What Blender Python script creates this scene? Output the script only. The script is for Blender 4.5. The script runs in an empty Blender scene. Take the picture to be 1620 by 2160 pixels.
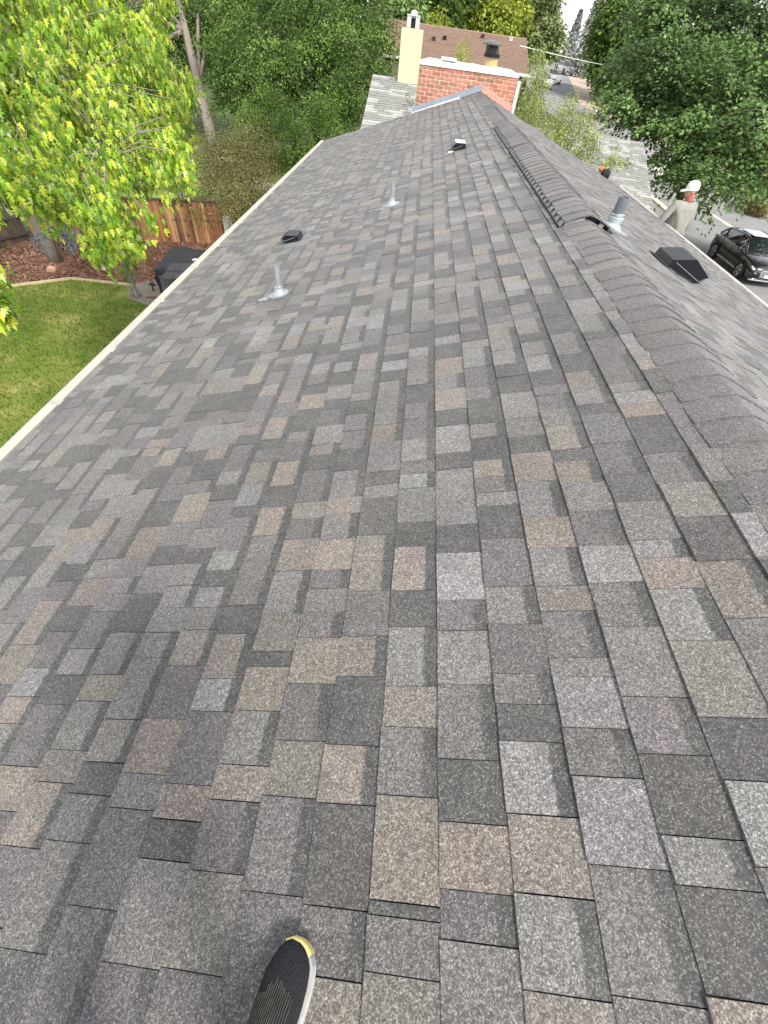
import bpy, bmesh, math, random
import numpy as np
from mathutils import Vector, Matrix

random.seed(11)
rng = np.random.default_rng(11)
sc = bpy.context.scene
col = sc.collection

# ------------------------------------------------------------------ camera
F_PX, IMG_W, IMG_H = 869.035, 1620.0, 2160.0
CAM = np.array([-0.3524, 0.0, 1.0576])
R = np.array([[0.9928533408, 0.0758222026, 0.0921567610],      # image right
              [0.1175183277, -0.7556117332, -0.6443914581],    # image down
              [0.0207770611, 0.6506165555, -0.7591221321]])    # forward
cd = bpy.data.cameras.new('camera')
cd.sensor_fit = 'VERTICAL'
cd.sensor_height = 36.0
cd.sensor_width = 27.0
cd.lens = F_PX / IMG_H * 36.0
cd.clip_start = 0.02
cd.clip_end = 3000
cam = bpy.data.objects.new('camera', cd)
col.objects.link(cam)
mw = np.eye(4)
mw[:3, 0] = R[0]; mw[:3, 1] = -R[1]; mw[:3, 2] = -R[2]; mw[:3, 3] = CAM
cam.matrix_world = Matrix(mw.tolist())
sc.camera = cam

# ------------------------------------------------------------------ sky and sun
SUN_EL, SUN_AZ = math.radians(54), math.radians(150)   # azimuth from +Y towards +X
world = bpy.data.worlds.new('World')
sc.world = world
world.use_nodes = True
wn = world.node_tree.nodes; wl = world.node_tree.links
bg = wn['Background']
sky = wn.new('ShaderNodeTexSky')
sky.sky_type = 'NISHITA'
sky.sun_disc = False
sky.sun_elevation = SUN_EL
sky.sun_rotation = SUN_AZ
sky.air_density = 1.0
sky.dust_density = 1.0
sky.ozone_density = 1.0
hs = wn.new('ShaderNodeHueSaturation')
hs.inputs['Saturation'].default_value = 0.14
hs.inputs['Value'].default_value = 1.0
wl.new(sky.outputs[0], hs.inputs['Color'])
wl.new(hs.outputs[0], bg.inputs['Color'])
bg.inputs['Strength'].default_value = 0.13

sd = bpy.data.lights.new('sun', 'SUN')
sd.energy = 1.5
sd.angle = math.radians(14)
sd.color = (1.0, 0.94, 0.85)
sun = bpy.data.objects.new('sun', sd)
col.objects.link(sun)
sdir = Vector((math.sin(SUN_AZ) * math.cos(SUN_EL), math.cos(SUN_AZ) * math.cos(SUN_EL), math.sin(SUN_EL)))
sun.rotation_euler = sdir.to_track_quat('Z', 'Y').to_euler()
sun.location = (20, -20, 40)

sc.view_settings.view_transform = 'Standard'
sc.view_settings.look = 'None'
sc.view_settings.exposure = 1.45
sc.view_settings.gamma = 1.0
sc.view_settings.use_curve_mapping = False
sc.render.engine = 'CYCLES'
sc.cycles.max_bounces = 6
sc.cycles.transparent_max_bounces = 8

# ------------------------------------------------------------------ helpers
def at(px, py, depth):
    """The point at this depth (metres along the view axis) on the sight line through a photo pixel."""
    d = np.array([(px - 810.0) / F_PX, (py - 1080.0) / F_PX, 1.0]) @ R
    return CAM + d * depth


def link(o, parent=None):
    col.objects.link(o)
    if parent is not None:
        o.parent = parent
    return o


def tag(o, label=None, cat=None, group=None, kind=None):
    if label: o['label'] = label
    if cat: o['category'] = cat
    if group: o['group'] = group
    if kind: o['kind'] = kind
    return o


def thing(name, label, cat, loc=(0, 0, 0), rz=0.0, group=None):
    o = bpy.data.objects.new(name, None)
    o.empty_display_size = 0.2
    col.objects.link(o)
    o.location = loc
    o.rotation_euler = (0, 0, rz)
    return tag(o, label, cat, group)


def mesh_obj(name, verts, faces, m, parent=None, smooth=False):
    me = bpy.data.meshes.new(name)
    me.from_pydata([tuple(map(float, v)) for v in verts], [], faces)
    if m is not None:
        me.materials.append(m)
    if smooth:
        me.polygons.foreach_set('use_smooth', [True] * len(me.polygons))
    me.update()
    o = bpy.data.objects.new(name, me)
    return link(o, parent)


def bm_obj(name, bm, m, parent=None, smooth=False, bevel=0.0):
    if bevel > 0:
        bmesh.ops.bevel(bm, geom=list(bm.edges), offset=bevel, segments=2, affect='EDGES', profile=0.5)
    bmesh.ops.recalc_face_normals(bm, faces=bm.faces)
    me = bpy.data.meshes.new(name)
    bm.to_mesh(me)
    bm.free()
    if m is not None:
        me.materials.append(m)
    if smooth:
        me.polygons.foreach_set('use_smooth', [True] * len(me.polygons))
    o = bpy.data.objects.new(name, me)
    return link(o, parent)


def tri_mesh(name, verts, tris, m, parent=None, smooth=False, clump=None):
    verts = np.ascontiguousarray(verts, dtype=np.float32)
    tris = np.ascontiguousarray(tris, dtype=np.int32)
    me = bpy.data.meshes.new(name)
    nv, nt = len(verts), len(tris)
    me.vertices.add(nv); me.vertices.foreach_set('co', verts.ravel())
    me.loops.add(nt * 3); me.loops.foreach_set('vertex_index', tris.ravel())
    me.polygons.add(nt)
    me.polygons.foreach_set('loop_start', np.arange(0, nt * 3, 3, dtype=np.int32))
    me.polygons.foreach_set('loop_total', np.full(nt, 3, dtype=np.int32))
    if smooth:
        me.polygons.foreach_set('use_smooth', np.ones(nt, dtype=bool))
    if clump is not None:
        ca_ = me.attributes.new('clump', 'FLOAT', 'POINT')
        ca_.data.foreach_set('value', np.ascontiguousarray(clump, dtype=np.float32))
    me.update(calc_edges=True)
    if m is not None:
        me.materials.append(m)
    o = bpy.data.objects.new(name, me)
    return link(o, parent)


def box(bm, c, s, mtx=None):
    r = bmesh.ops.create_cube(bm, size=1.0)
    for v in r['verts']:
        v.co = Vector((v.co.x * s[0], v.co.y * s[1], v.co.z * s[2]))
        if mtx is not None:
            v.co = mtx @ v.co
        v.co += Vector(c)
    return r['verts']


def tube(bm, pts, radii, seg=8, cap=True):
    pts = [Vector(p) for p in pts]
    if not hasattr(radii, '__len__'):
        radii = [radii] * len(pts)
    rings = []
    up = Vector((0.13, 0.21, 0.97))
    for i, p in enumerate(pts):
        a = pts[max(i - 1, 0)]; b = pts[min(i + 1, len(pts) - 1)]
        t = (b - a).normalized()
        s = t.cross(up)
        if s.length < 1e-3:
            s = t.cross(Vector((1, 0, 0)))
        s.normalize()
        w = t.cross(s)
        ring = [bm.verts.new(p + (s * math.cos(2 * math.pi * k / seg) + w * math.sin(2 * math.pi * k / seg)) * radii[i]) for k in range(seg)]
        rings.append(ring)
    for i in range(len(rings) - 1):
        for k in range(seg):
            bm.faces.new((rings[i][k], rings[i][(k + 1) % seg], rings[i + 1][(k + 1) % seg], rings[i + 1][k]))
    if cap:
        bm.faces.new(rings[0][::-1]); bm.faces.new(rings[-1])


def prism(bm, outline, a, b, axis_fn):
    """Extrude a closed outline (list of 2-D points) from a to b; axis_fn(p, t) gives the 3-D point."""
    A = [bm.verts.new(axis_fn(p, a)) for p in outline]
    B = [bm.verts.new(axis_fn(p, b)) for p in outline]
    n = len(outline)
    for i in range(n):
        bm.faces.new((A[i], A[(i + 1) % n], B[(i + 1) % n], B[i]))
    bm.faces.new(A[::-1]); bm.faces.new(B)


def lathe(bm, prof, seg=20, mtx=None, close=False):
    rings = []
    for r, z in prof:
        ring = []
        for k in range(seg):
            a = 2 * math.pi * k / seg
            v = Vector((r * math.cos(a), r * math.sin(a), z))
            ring.append(bm.verts.new(mtx @ v if mtx is not None else v))
        rings.append(ring)
    for i in range(len(rings) - 1):
        for k in range(seg):
            bm.faces.new((rings[i][k], rings[i][(k + 1) % seg], rings[i + 1][(k + 1) % seg], rings[i + 1][k]))
    if close:
        bm.faces.new(rings[0][::-1]); bm.faces.new(rings[-1])


# ------------------------------------------------------------------ materials
def new_mat(name):
    m = bpy.data.materials.new(name)
    m.use_nodes = True
    return m, m.node_tree.nodes, m.node_tree.links, m.node_tree.nodes['Principled BSDF']


def mat(name, c, rough=0.7, metal=0.0, var=0.12, scale=6.0, bump=0.0, bscale=60.0, spec=0.4, coat=0.0, stretch=None):
    m, n, l, p = new_mat(name)
    tc = n.new('ShaderNodeTexCoord')
    src = tc.outputs['Object']
    if stretch:
        mp = n.new('ShaderNodeMapping'); mp.inputs['Scale'].default_value = stretch
        l.new(src, mp.inputs['Vector']); src = mp.outputs[0]
    nz = n.new('ShaderNodeTexNoise')
    nz.inputs['Scale'].default_value = scale
    nz.inputs['Detail'].default_value = 6
    nz.inputs['Roughness'].default_value = 0.65
    l.new(src, nz.inputs['Vector'])
    mr = n.new('ShaderNodeMapRange')
    mr.inputs['From Min'].default_value = 0.25; mr.inputs['From Max'].default_value = 0.75
    mr.inputs['To Min'].default_value = 1 - var; mr.inputs['To Max'].default_value = 1 + var
    l.new(nz.outputs['Fac'], mr.inputs['Value'])
    oi = n.new('ShaderNodeObjectInfo')
    m2 = n.new('ShaderNodeMapRange')
    m2.inputs['To Min'].default_value = 1 - var * 0.7; m2.inputs['To Max'].default_value = 1 + var * 0.7
    l.new(oi.outputs['Random'], m2.inputs['Value'])
    mu = n.new('ShaderNodeMath'); mu.operation = 'MULTIPLY'
    l.new(mr.outputs[0], mu.inputs[0]); l.new(m2.outputs[0], mu.inputs[1])
    vm = n.new('ShaderNodeVectorMath'); vm.operation = 'SCALE'
    vm.inputs[0].default_value = c
    l.new(mu.outputs[0], vm.inputs['Scale'])
    l.new(vm.outputs[0], p.inputs['Base Color'])
    p.inputs['Roughness'].default_value = rough
    p.inputs['Metallic'].default_value = metal
    p.inputs['Specular IOR Level'].default_value = spec
    p.inputs['Coat Weight'].default_value = coat
    if bump > 0:
        n2 = n.new('ShaderNodeTexNoise'); n2.inputs['Scale'].default_value = bscale; n2.inputs['Detail'].default_value = 4
        l.new(src, n2.inputs['Vector'])
        b = n.new('ShaderNodeBump'); b.inputs['Strength'].default_value = bump; b.inputs['Distance'].default_value = 0.01
        l.new(n2.outputs['Fac'], b.inputs['Height']); l.new(b.outputs[0], p.inputs['Normal'])
    return m


def ramp_node(n, stops, interp='LINEAR'):
    r = n.new('ShaderNodeValToRGB')
    r.color_ramp.interpolation = interp
    e = r.color_ramp.elements
    e[0].position = stops[0][0]; e[0].color = (*stops[0][1], 1)
    e[1].position = stops[-1][0]; e[1].color = (*stops[-1][1], 1)
    for pos, c in stops[1:-1]:
        x = e.new(pos); x.color = (*c, 1)
    return r


def leaf_mat(name, cols, trans=0.45, gloss=0.35):
    """Leaf colours spread leaf by leaf; light passes through the blades."""
    m, n, l, p = new_mat(name)
    n.remove(p)
    out = n['Material Output']
    g = n.new('ShaderNodeNewGeometry')
    oi = n.new('ShaderNodeObjectInfo')
    ad = n.new('ShaderNodeMath'); ad.operation = 'ADD'
    fr = n.new('ShaderNodeMath'); fr.operation = 'FRACT'
    l.new(g.outputs['Random Per Island'], ad.inputs[0]); l.new(oi.outputs['Random'], ad.inputs[1])
    l.new(ad.outputs[0], fr.inputs[0])
    k = len(cols)
    r = ramp_node(n, [(i / (k - 1), c) for i, c in enumerate(cols)])
    l.new(fr.outputs[0], r.inputs['Fac'])
    d = n.new('ShaderNodeBsdfDiffuse'); t = n.new('ShaderNodeBsdfTranslucent')
    ac = n.new('ShaderNodeAttribute'); ac.attribute_name = 'clump'      # random leaf age, plus light and dark masses painted in
    a1 = n.new('ShaderNodeMath'); a1.operation = 'ADD'; a1.inputs[1].default_value = 1.0
    l.new(ac.outputs['Fac'], a1.inputs[0])
    sv = n.new('ShaderNodeVectorMath'); sv.operation = 'SCALE'
    l.new(r.outputs[0], sv.inputs[0]); l.new(a1.outputs[0], sv.inputs['Scale'])
    gl = n.new('ShaderNodeBsdfGlossy'); gl.inputs['Roughness'].default_value = 0.45
    gl.inputs['Color'].default_value = (0.5, 0.5, 0.5, 1)
    hv = n.new('ShaderNodeHueSaturation'); hv.inputs['Saturation'].default_value = 1.15; hv.inputs['Value'].default_value = 1.15
    hv.inputs['Hue'].default_value = 0.49
    l.new(sv.outputs[0], d.inputs['Color']); l.new(sv.outputs[0], hv.inputs['Color']); l.new(hv.outputs[0], t.inputs['Color'])
    mx = n.new('ShaderNodeMixShader'); mx.inputs[0].default_value = trans
    l.new(d.outputs[0], mx.inputs[1]); l.new(t.outputs[0], mx.inputs[2])
    fn = n.new('ShaderNodeFresnel'); fn.inputs['IOR'].default_value = 1.4
    mm = n.new('ShaderNodeMath'); mm.operation = 'MULTIPLY'; mm.inputs[1].default_value = gloss
    l.new(fn.outputs[0], mm.inputs[0])
    m2 = n.new('ShaderNodeMixShader'); l.new(mm.outputs[0], m2.inputs[0])
    l.new(mx.outputs[0], m2.inputs[1]); l.new(gl.outputs[0], m2.inputs[2])
    l.new(m2.outputs[0], out.inputs['Surface'])
    return m


def shingle_mat():
    m, n, l, p = new_mat('mineral_granule_shingle')
    tc = n.new('ShaderNodeTexCoord'); src = tc.outputs['Object']
    at_ = n.new('ShaderNodeAttribute'); at_.attribute_name = 'tone'
    ts = n.new('ShaderNodeAttribute'); ts.attribute_name = 'slope_pos'
    tb = n.new('ShaderNodeAttribute'); tb.attribute_name = 'band'
    # printed dark shadow band on the upper part of some tabs (alpha = has band)
    nb = n.new('ShaderNodeTexNoise'); nb.inputs['Scale'].default_value = 45; nb.inputs['Detail'].default_value = 3
    l.new(src, nb.inputs['Vector'])
    nbm = n.new('ShaderNodeMath'); nbm.operation = 'MULTIPLY_ADD'; nbm.inputs[1].default_value = 0.16; nbm.inputs[2].default_value = -0.08
    l.new(nb.outputs['Fac'], nbm.inputs[0])
    addp = n.new('ShaderNodeMath'); addp.operation = 'ADD'
    l.new(ts.outputs['Fac'], addp.inputs[0]); l.new(nbm.outputs[0], addp.inputs[1])
    sm = n.new('ShaderNodeMapRange'); sm.interpolation_type = 'SMOOTHSTEP'
    sm.inputs['From Min'].default_value = 0.70; sm.inputs['From Max'].default_value = 0.77
    l.new(addp.outputs[0], sm.inputs['Value'])
    bm_ = n.new('ShaderNodeMath'); bm_.operation = 'MULTIPLY'
    l.new(sm.outputs[0], bm_.inputs[0]); l.new(tb.outputs['Fac'], bm_.inputs[1])
    mixb = n.new('ShaderNodeMix'); mixb.data_type = 'RGBA'
    l.new(bm_.outputs[0], mixb.inputs['Factor'])
    l.new(at_.outputs['Color'], mixb.inputs['A']); mixb.inputs['B'].default_value = (0.056, 0.056, 0.054, 1)
    # colours blend inside a tab, and dull worn patches cross tabs
    nm = n.new('ShaderNodeTexNoise'); nm.inputs['Scale'].default_value = 11; nm.inputs['Detail'].default_value = 4
    l.new(src, nm.inputs['Vector'])
    nr = n.new('ShaderNodeMapRange'); nr.inputs['From Min'].default_value = .4; nr.inputs['From Max'].default_value = .75; nr.inputs['To Max'].default_value = .42
    l.new(nm.outputs['Fac'], nr.inputs['Value'])
    mixn = n.new('ShaderNodeMix'); mixn.data_type = 'RGBA'
    l.new(nr.outputs[0], mixn.inputs['Factor']); l.new(mixb.outputs['Result'], mixn.inputs['A']); mixn.inputs['B'].default_value = (.130, .121, .115, 1)
    nw = n.new('ShaderNodeTexNoise'); nw.inputs['Scale'].default_value = 1.7; nw.inputs['Detail'].default_value = 8; nw.inputs['Roughness'].default_value = .7
    l.new(src, nw.inputs['Vector'])
    nwr = n.new('ShaderNodeMapRange'); nwr.inputs['From Min'].default_value = .57; nwr.inputs['From Max'].default_value = .68; nwr.inputs['To Min'].default_value = 1; nwr.inputs['To Max'].default_value = .92
    l.new(nw.outputs['Fac'], nwr.inputs['Value'])
    mixw = n.new('ShaderNodeVectorMath'); mixw.operation = 'SCALE'
    l.new(mixn.outputs['Result'], mixw.inputs[0]); l.new(nwr.outputs[0], mixw.inputs['Scale'])
    # granules
    v1 = n.new('ShaderNodeTexVoronoi'); v1.inputs['Scale'].default_value = 430
    l.new(src, v1.inputs['Vector'])
    s1 = n.new('ShaderNodeSeparateColor'); l.new(v1.outputs['Color'], s1.inputs[0])
    r1 = ramp_node(n, [(0.0, (0.45,) * 3), (0.35, (0.65,) * 3), (0.65, (0.95,) * 3), (0.88, (1.4,) * 3), (1.0, (2.0,) * 3)])
    l.new(s1.outputs[0], r1.inputs['Fac'])
    v2 = n.new('ShaderNodeTexVoronoi'); v2.inputs['Scale'].default_value = 180
    l.new(src, v2.inputs['Vector'])
    s2 = n.new('ShaderNodeSeparateColor'); l.new(v2.outputs['Color'], s2.inputs[0])
    r2 = ramp_node(n, [(0.0, (0.70,) * 3), (0.5, (0.95,) * 3), (1.0, (1.32,) * 3)])
    l.new(s2.outputs[0], r2.inputs['Fac'])
    n3 = n.new('ShaderNodeTexNoise'); n3.inputs['Scale'].default_value = 2.2; n3.inputs['Detail'].default_value = 5
    l.new(src, n3.inputs['Vector'])
    r3 = n.new('ShaderNodeMapRange'); r3.inputs['From Min'].default_value = 0.3; r3.inputs['From Max'].default_value = 0.7
    r3.inputs['To Min'].default_value = 0.84; r3.inputs['To Max'].default_value = 1.14
    l.new(n3.outputs['Fac'], r3.inputs['Value'])
    m1 = n.new('ShaderNodeMix'); m1.data_type = 'RGBA'; m1.blend_type = 'MULTIPLY'; m1.inputs['Factor'].default_value = 1
    l.new(mixw.outputs[0], m1.inputs['A']); l.new(r1.outputs[0], m1.inputs['B'])
    m2 = n.new('ShaderNodeMix'); m2.data_type = 'RGBA'; m2.blend_type = 'MULTIPLY'; m2.inputs['Factor'].default_value = 1
    l.new(m1.outputs['Result'], m2.inputs['A']); l.new(r2.outputs[0], m2.inputs['B'])
    m3 = n.new('ShaderNodeVectorMath'); m3.operation = 'SCALE'
    l.new(m2.outputs['Result'], m3.inputs[0]); l.new(r3.outputs[0], m3.inputs['Scale'])
    # pale stray granules
    gt = n.new('ShaderNodeMath'); gt.operation = 'GREATER_THAN'; gt.inputs[1].default_value = 0.93
    l.new(s1.outputs[1], gt.inputs[0])
    gs = n.new('ShaderNodeMath'); gs.operation = 'MULTIPLY'; gs.inputs[1].default_value = 0.30
    l.new(gt.outputs[0], gs.inputs[0])
    m4 = n.new('ShaderNodeMix'); m4.data_type = 'RGBA'
    l.new(gs.outputs[0], m4.inputs['Factor']); l.new(m3.outputs[0], m4.inputs['A']); m4.inputs['B'].default_value = (0.46, 0.45, 0.43, 1)
    l.new(m4.outputs['Result'], p.inputs['Base Color'])
    p.inputs['Roughness'].default_value = 0.7
    p.inputs['Specular IOR Level'].default_value = 0.6
    p.inputs['Sheen Weight'].default_value = 0.12
    p.inputs['Sheen Roughness'].default_value = 0.5
    b = n.new('ShaderNodeBump'); b.inputs['Strength'].default_value = 0.35; b.inputs['Distance'].default_value = 0.0025
    l.new(s1.outputs[2], b.inputs['Height']); l.new(b.outputs[0], p.inputs['Normal'])
    return m


SHINGLE = shingle_mat()
WOOD_DECK = mat('roof_underlay', (0.03, 0.03, 0.03), 0.9)
CREAM = mat('cream_painted_aluminium', (0.42, 0.41, 0.355), 0.45, var=0.08, scale=4, spec=0.5)
CREAM_DIRTY = mat('weathered_cream_aluminium', (0.56, 0.53, 0.43), 0.55, var=0.22, scale=7)
SEALANT = mat('pale_gutter_sealant', (0.40, 0.39, 0.35), 0.5)
SIDING = mat('beige_siding', (0.55, 0.5, 0.42), 0.75)
WHITE = mat('white_paint', (0.75, 0.75, 0.72), 0.5, var=0.06)
BLACK_METAL = mat('black_painted_metal', (0.007, 0.008, 0.013), 0.4, var=0.2, spec=0.3)
DARK_METAL = mat('charcoal_metal', (0.035, 0.033, 0.032), 0.42, var=0.2, spec=0.5)
EDGE_METAL = mat('worn_bright_edge', (0.32, 0.32, 0.34), 0.35, metal=0.6)
PVC_GREY = mat('grey_painted_pipe', (0.15, 0.165, 0.19), 0.55, var=0.14, scale=9)
PIPE_LILAC = mat('lilac_grey_pipe', (0.27, 0.27, 0.31), 0.5, var=0.12, scale=12)
LEAD = mat('pale_lead_flashing', (0.30, 0.335, 0.36), 0.5, metal=0.1, var=0.16, scale=14, bump=0.2, bscale=50)
SMEAR = mat('pale_blue_sealant_smear', (0.27, 0.30, 0.30), 0.6, var=0.25, scale=30)
FLAT_WHITE = mat('flat_white_tone', (0.75, 0.75, 0.73), 0.7)  # flat white, also carries a sky reflection painted on a vent lid

# ------------------------------------------------------------------ the roof frame
TH = math.atan(4.0 / 12.0)
cT, sT = math.cos(TH), math.sin(TH)
E = 0.143                       # exposure of a course
W0 = -0.1422                    # butt line of course 0
RIDGE = 0.95
Y0R, Y1R = -2.6, 13.46          # roof ends along the ridge
HOUSE = np.array([0.9, 5.4, -5.9])


def roofL(w, u, n):
    return np.array([w * cT - n * sT, u, w * sT + n * cT]) - HOUSE


def roofR(w, u, n):             # right slope, w also grows towards the ridge
    rx, rz = RIDGE * cT, RIDGE * sT
    return np.array([rx - (w - RIDGE) * cT + n * sT, u, rz + (w - RIDGE) * sT + n * cT]) - HOUSE


house = thing('house', 'house whose worn grey asphalt shingle roof fills the foreground', 'house', tuple(HOUSE))

TONES = {'W': (.208, .201, .199), 'L': (.175, .167, .164), 'G': (.150, .142, .136), 'M': (.115, .106, .106), 'P': (.110, .099, .105),
         'D': (.067, .065, .063), 'T': (.184, .158, .136), 'Y': (.160, .147, .129)}
TNAMES = ['M', 'D', 'G', 'L', 'W', 'T', 'Y', 'P']
TPROB = [.28, .17, .18, .12, .025, .13, .06, .035]
TPROB = np.array(TPROB) / sum(TPROB)

# tabs seen close by, read off the roof: course -> (start along the ridge, tone); b = dark printed band
NEAR = {-4: [(-0.278, 'D'), (-0.189, 'M'), (-0.038, 'Y'), (0.094, 'Pb'), (0.17, 'T'), (0.301, 'Gb'), (0.424, 'T'), (0.47, 'D'), (0.593, 'Y'), (0.76, 'Gb'), (0.901, 'T'), (0.998, 'Mb'), (1.085, 'Y'), (1.2, '')],
-3: [(-0.261, 'G'), (-0.061, 'M'), (0.109, 'Mb'), (0.231, 'Y'), (0.374, 'Mb'), (0.509, 'T'), (0.594, 'Gb'), (0.681, 'G'), (0.753, 'Mb'), (0.887, 'T'), (1.005, 'Gb'), (1.092, 'T'), (1.21, '')],
-2: [(-0.27, 'M'), (-0.167, 'Y'), (-0.071, 'Mb'), (0.103, 'D'), (0.224, 'Tb'), (0.394, 'D'), (0.512, 'Tb'), (0.662, 'M'), (0.777, 'Yb'), (0.888, 'Yb'), (1.072, 'D'), (1.18, '')],
-1: [(-0.252, 'M'), (-0.15, 'Y'), (-0.073, 'M'), (-0.052, 'D'), (0.125, 'T'), (0.268, 'Mb'), (0.368, 'Y'), (0.536, 'Gb'), (0.656, 'D'), (0.824, 'Tb'), (0.931, 'D'), (1.102, 'G'), (1.23, '')],
0: [(-0.21, 'M'), (-0.094, 'G'), (-0.024, 'Mb'), (0.084, 'T'), (0.203, 'D'), (0.372, 'Gb'), (0.52, 'G'), (0.615, 'Mb'), (0.786, 'W'), (0.905, 'D'), (1.01, 'L'), (1.184, 'L'), (1.276, 'D'), (1.457, 'L'), (1.567, 'D'), (1.733, 'T'), (1.858, 'Gb'), (2.017, 'T'), (2.167, 'D'), (2.259, 'L'), (2.414, 'D'), (2.539, 'L'), (2.692, 'M'), (2.8, '')],
1: [(-0.216, 'M'), (-0.142, 'Y'), (-0.018, 'Gb'), (0.106, 'T'), (0.244, 'Wb'), (0.325, 'D'), (0.398, 'Yb'), (0.534, 'M'), (0.654, 'Yb'), (0.83, 'M'), (0.974, 'D'), (1.037, 'L'), (1.16, '')],
2: [(-0.22, 'D'), (-0.133, 'M'), (0.034, 'Mb'), (0.18, 'L'), (0.275, 'Mb'), (0.391, 'W'), (0.439, 'G'), (0.568, 'Mb'), (0.647, 'Y'), (0.779, 'Lb'), (0.905, 'T'), (1.07, 'Lb'), (1.222, 'T'), (1.32, 'Db'), (1.44, 'G'), (1.56, '')],
3: [(-0.201, 'M'), (-0.118, 'T'), (0.016, 'D'), (0.088, 'Lb'), (0.227, 'D'), (0.343, 'Mb'), (0.518, 'G'), (0.58, 'Mb'), (0.649, 'Mb'), (0.775, 'L'), (0.913, 'Mb'), (1.041, 'G'), (1.15, '')],
4: [(-0.2, 'D'), (-0.118, 'L'), (0.051, 'M'), (0.184, 'W'), (0.302, 'D'), (0.476, 'Y'), (0.621, 'Wb'), (0.722, 'T'), (0.784, 'Lb'), (0.935, 'L'), (1.064, 'D'), (1.17, '')],
5: [(0.16, 'G'), (0.318, 'M'), (0.531, 'M'), (0.701, 'Tb'), (0.855, 'D'), (0.997, 'Y'), (1.13, '')]}


def course_tabs(k, near=None):
    """(u0, u1, tone letter, band) for one course, far tabs random."""
    tabs = []
    lo, hi = Y0R, Y1R

    def fill(a, b):
        u = a
        prev = ''
        while u < b - 1e-6:
            L = random.choice((0.07, 0.085, 0.10, 0.115, 0.13, 0.145, 0.165, 0.19)) * random.uniform(0.88, 1.12)
            if b - (u + L) < 0.06:
                L = b - u
            t = str(rng.choice(TNAMES, p=TPROB))
            if t == prev and random.random() < 0.6:
                t = 'D' if t != 'D' else 'L'
            prev = t
            tabs.append((u, u + L, t, random.random() < 0.6 and t != 'D'))
            u += L
    if near:
        fill(lo - random.uniform(0, .1), near[0][0])
        for (a, _), (b, t) in zip(near[:-2], near[1:-1]):
            tabs.append((a, b, t[0], t.endswith('b')))
        fill(near[-2][0], hi)
    else:
        fill(lo - random.uniform(0, .12), hi)
    return tabs


def jit(c, s):
    f = random.gauss(1.0, s)
    return tuple(max(0.02, x * f * random.gauss(1, 0.012)) for x in c)


def tab_geo(fr, wb, e, u0, u1, T, tone, band, flip):
    g0, g1 = random.uniform(0.0006, 0.0016), random.uniform(0.0006, 0.0016)
    j0, j1 = random.gauss(0, .0008), random.gauss(0, .0008)
    wa, wc = wb + random.gauss(0, .0011), wb + random.gauss(0, .0011)
    wt = wb + e + 0.02
    a, b = u0 + g0, min(u1 - g1, Y1R + 0.02)
    bot, top = -.002, .0015
    P = [(wa, a, bot), (wc, b, bot), (wc, b, T + j1), (wa, a, T + j0), (wt, b, top), (wt, a, top), (wt, b, bot - .002), (wt, a, bot - .002)]
    V = [fr(*p) for p in P]
    Fc = [(0, 3, 2, 1), (3, 5, 4, 2), (0, 7, 5, 3), (1, 2, 4, 6)]
    if flip:
        Fc = [f[::-1] for f in Fc]
    s = (e + 0.02) / e
    t = [0, 0, 0, 0, s, s, s, s]
    c = (*tone, 1.0 if band else 0.0)
    return V, Fc, [c] * 8, t


def build_tabs(name, lst, parent, kind=None):
    V, Fc, C, T = [], [], [], []
    for v, f, c, t in lst:
        o = len(V)
        V += list(v); Fc += [tuple(i + o for i in q) for q in f]; C += c; T += t
    ob = mesh_obj(name, V, Fc, SHINGLE, parent)
    me = ob.data
    a = me.attributes.new('tone', 'FLOAT_COLOR', 'POINT')
    a.data.foreach_set('color', np.array(C, dtype=np.float32).ravel())
    b = me.attributes.new('slope_pos', 'FLOAT', 'POINT')
    b.data.foreach_set('value', np.array(T, dtype=np.float32))
    d = me.attributes.new('band', 'FLOAT', 'POINT')
    d.data.foreach_set('value', np.array([c[3] for c in C], dtype=np.float32))
    if kind:
        ob['kind'] = kind
    return ob


left = []
EAVE_L = -2.80
k = -19
while True:
    wb = W0 + k * E
    if k == -19:
        wb = EAVE_L
    e = E
    if k == 6:
        e = 0.19
    if k > 6:
        break
    for (u0, u1, t, band) in course_tabs(k, NEAR.get(k)):
        tooth = random.random() < 0.55
        T = (0.0098 if tooth else 0.0058) + random.gauss(0, .0006)
        ee = e if k != -19 else (W0 - 18 * E - EAVE_L)
        geo = tab_geo(roofL, wb, ee, u0, u1, T, jit(TONES[t], .07), band, False)
        uc, wc = (u0 + u1) / 2, wb + ee / 2
        P = np.array([wc * cT, uc, wc * sT]) - CAM
        q = R @ P
        size = 0.0
        if q[2] > 0.1:
            x, y = 810 + F_PX * q[0] / q[2], 1080 + F_PX * q[1] / q[2]
            if -60 < x < 1680 and -60 < y < 2230:
                n_ = np.array([-sT, 0, cT])
                size = (u1 - u0) * ee * abs(P @ n_) / np.linalg.norm(P) / q[2] ** 2
        left.append((size, geo))
    k += 1
left.sort(key=lambda s: -s[0])
for s, g_ in left[:300]:
    build_tabs('shingle', [g_], house)
build_tabs('far_shingles', [g_ for s, g_ in left[300:]], house, 'stuff')

right = []
EAVE_R = -3.12
nR = int((RIDGE - 0.1 - EAVE_R) / E)
for k in range(nR + 1):
    wb = EAVE_R + k * E
    e = min(E, RIDGE - 0.03 - wb) if k == nR else E
    for (u0, u1, t, band) in course_tabs(k):
        T = (0.0098 if random.random() < .55 else 0.0058) + random.gauss(0, .0006)
        right.append(tab_geo(roofR, wb, e, u0, u1, T, jit(TONES[t], .07), band, True))
build_tabs('right_slope_shingles', right, house, 'stuff')

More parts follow.
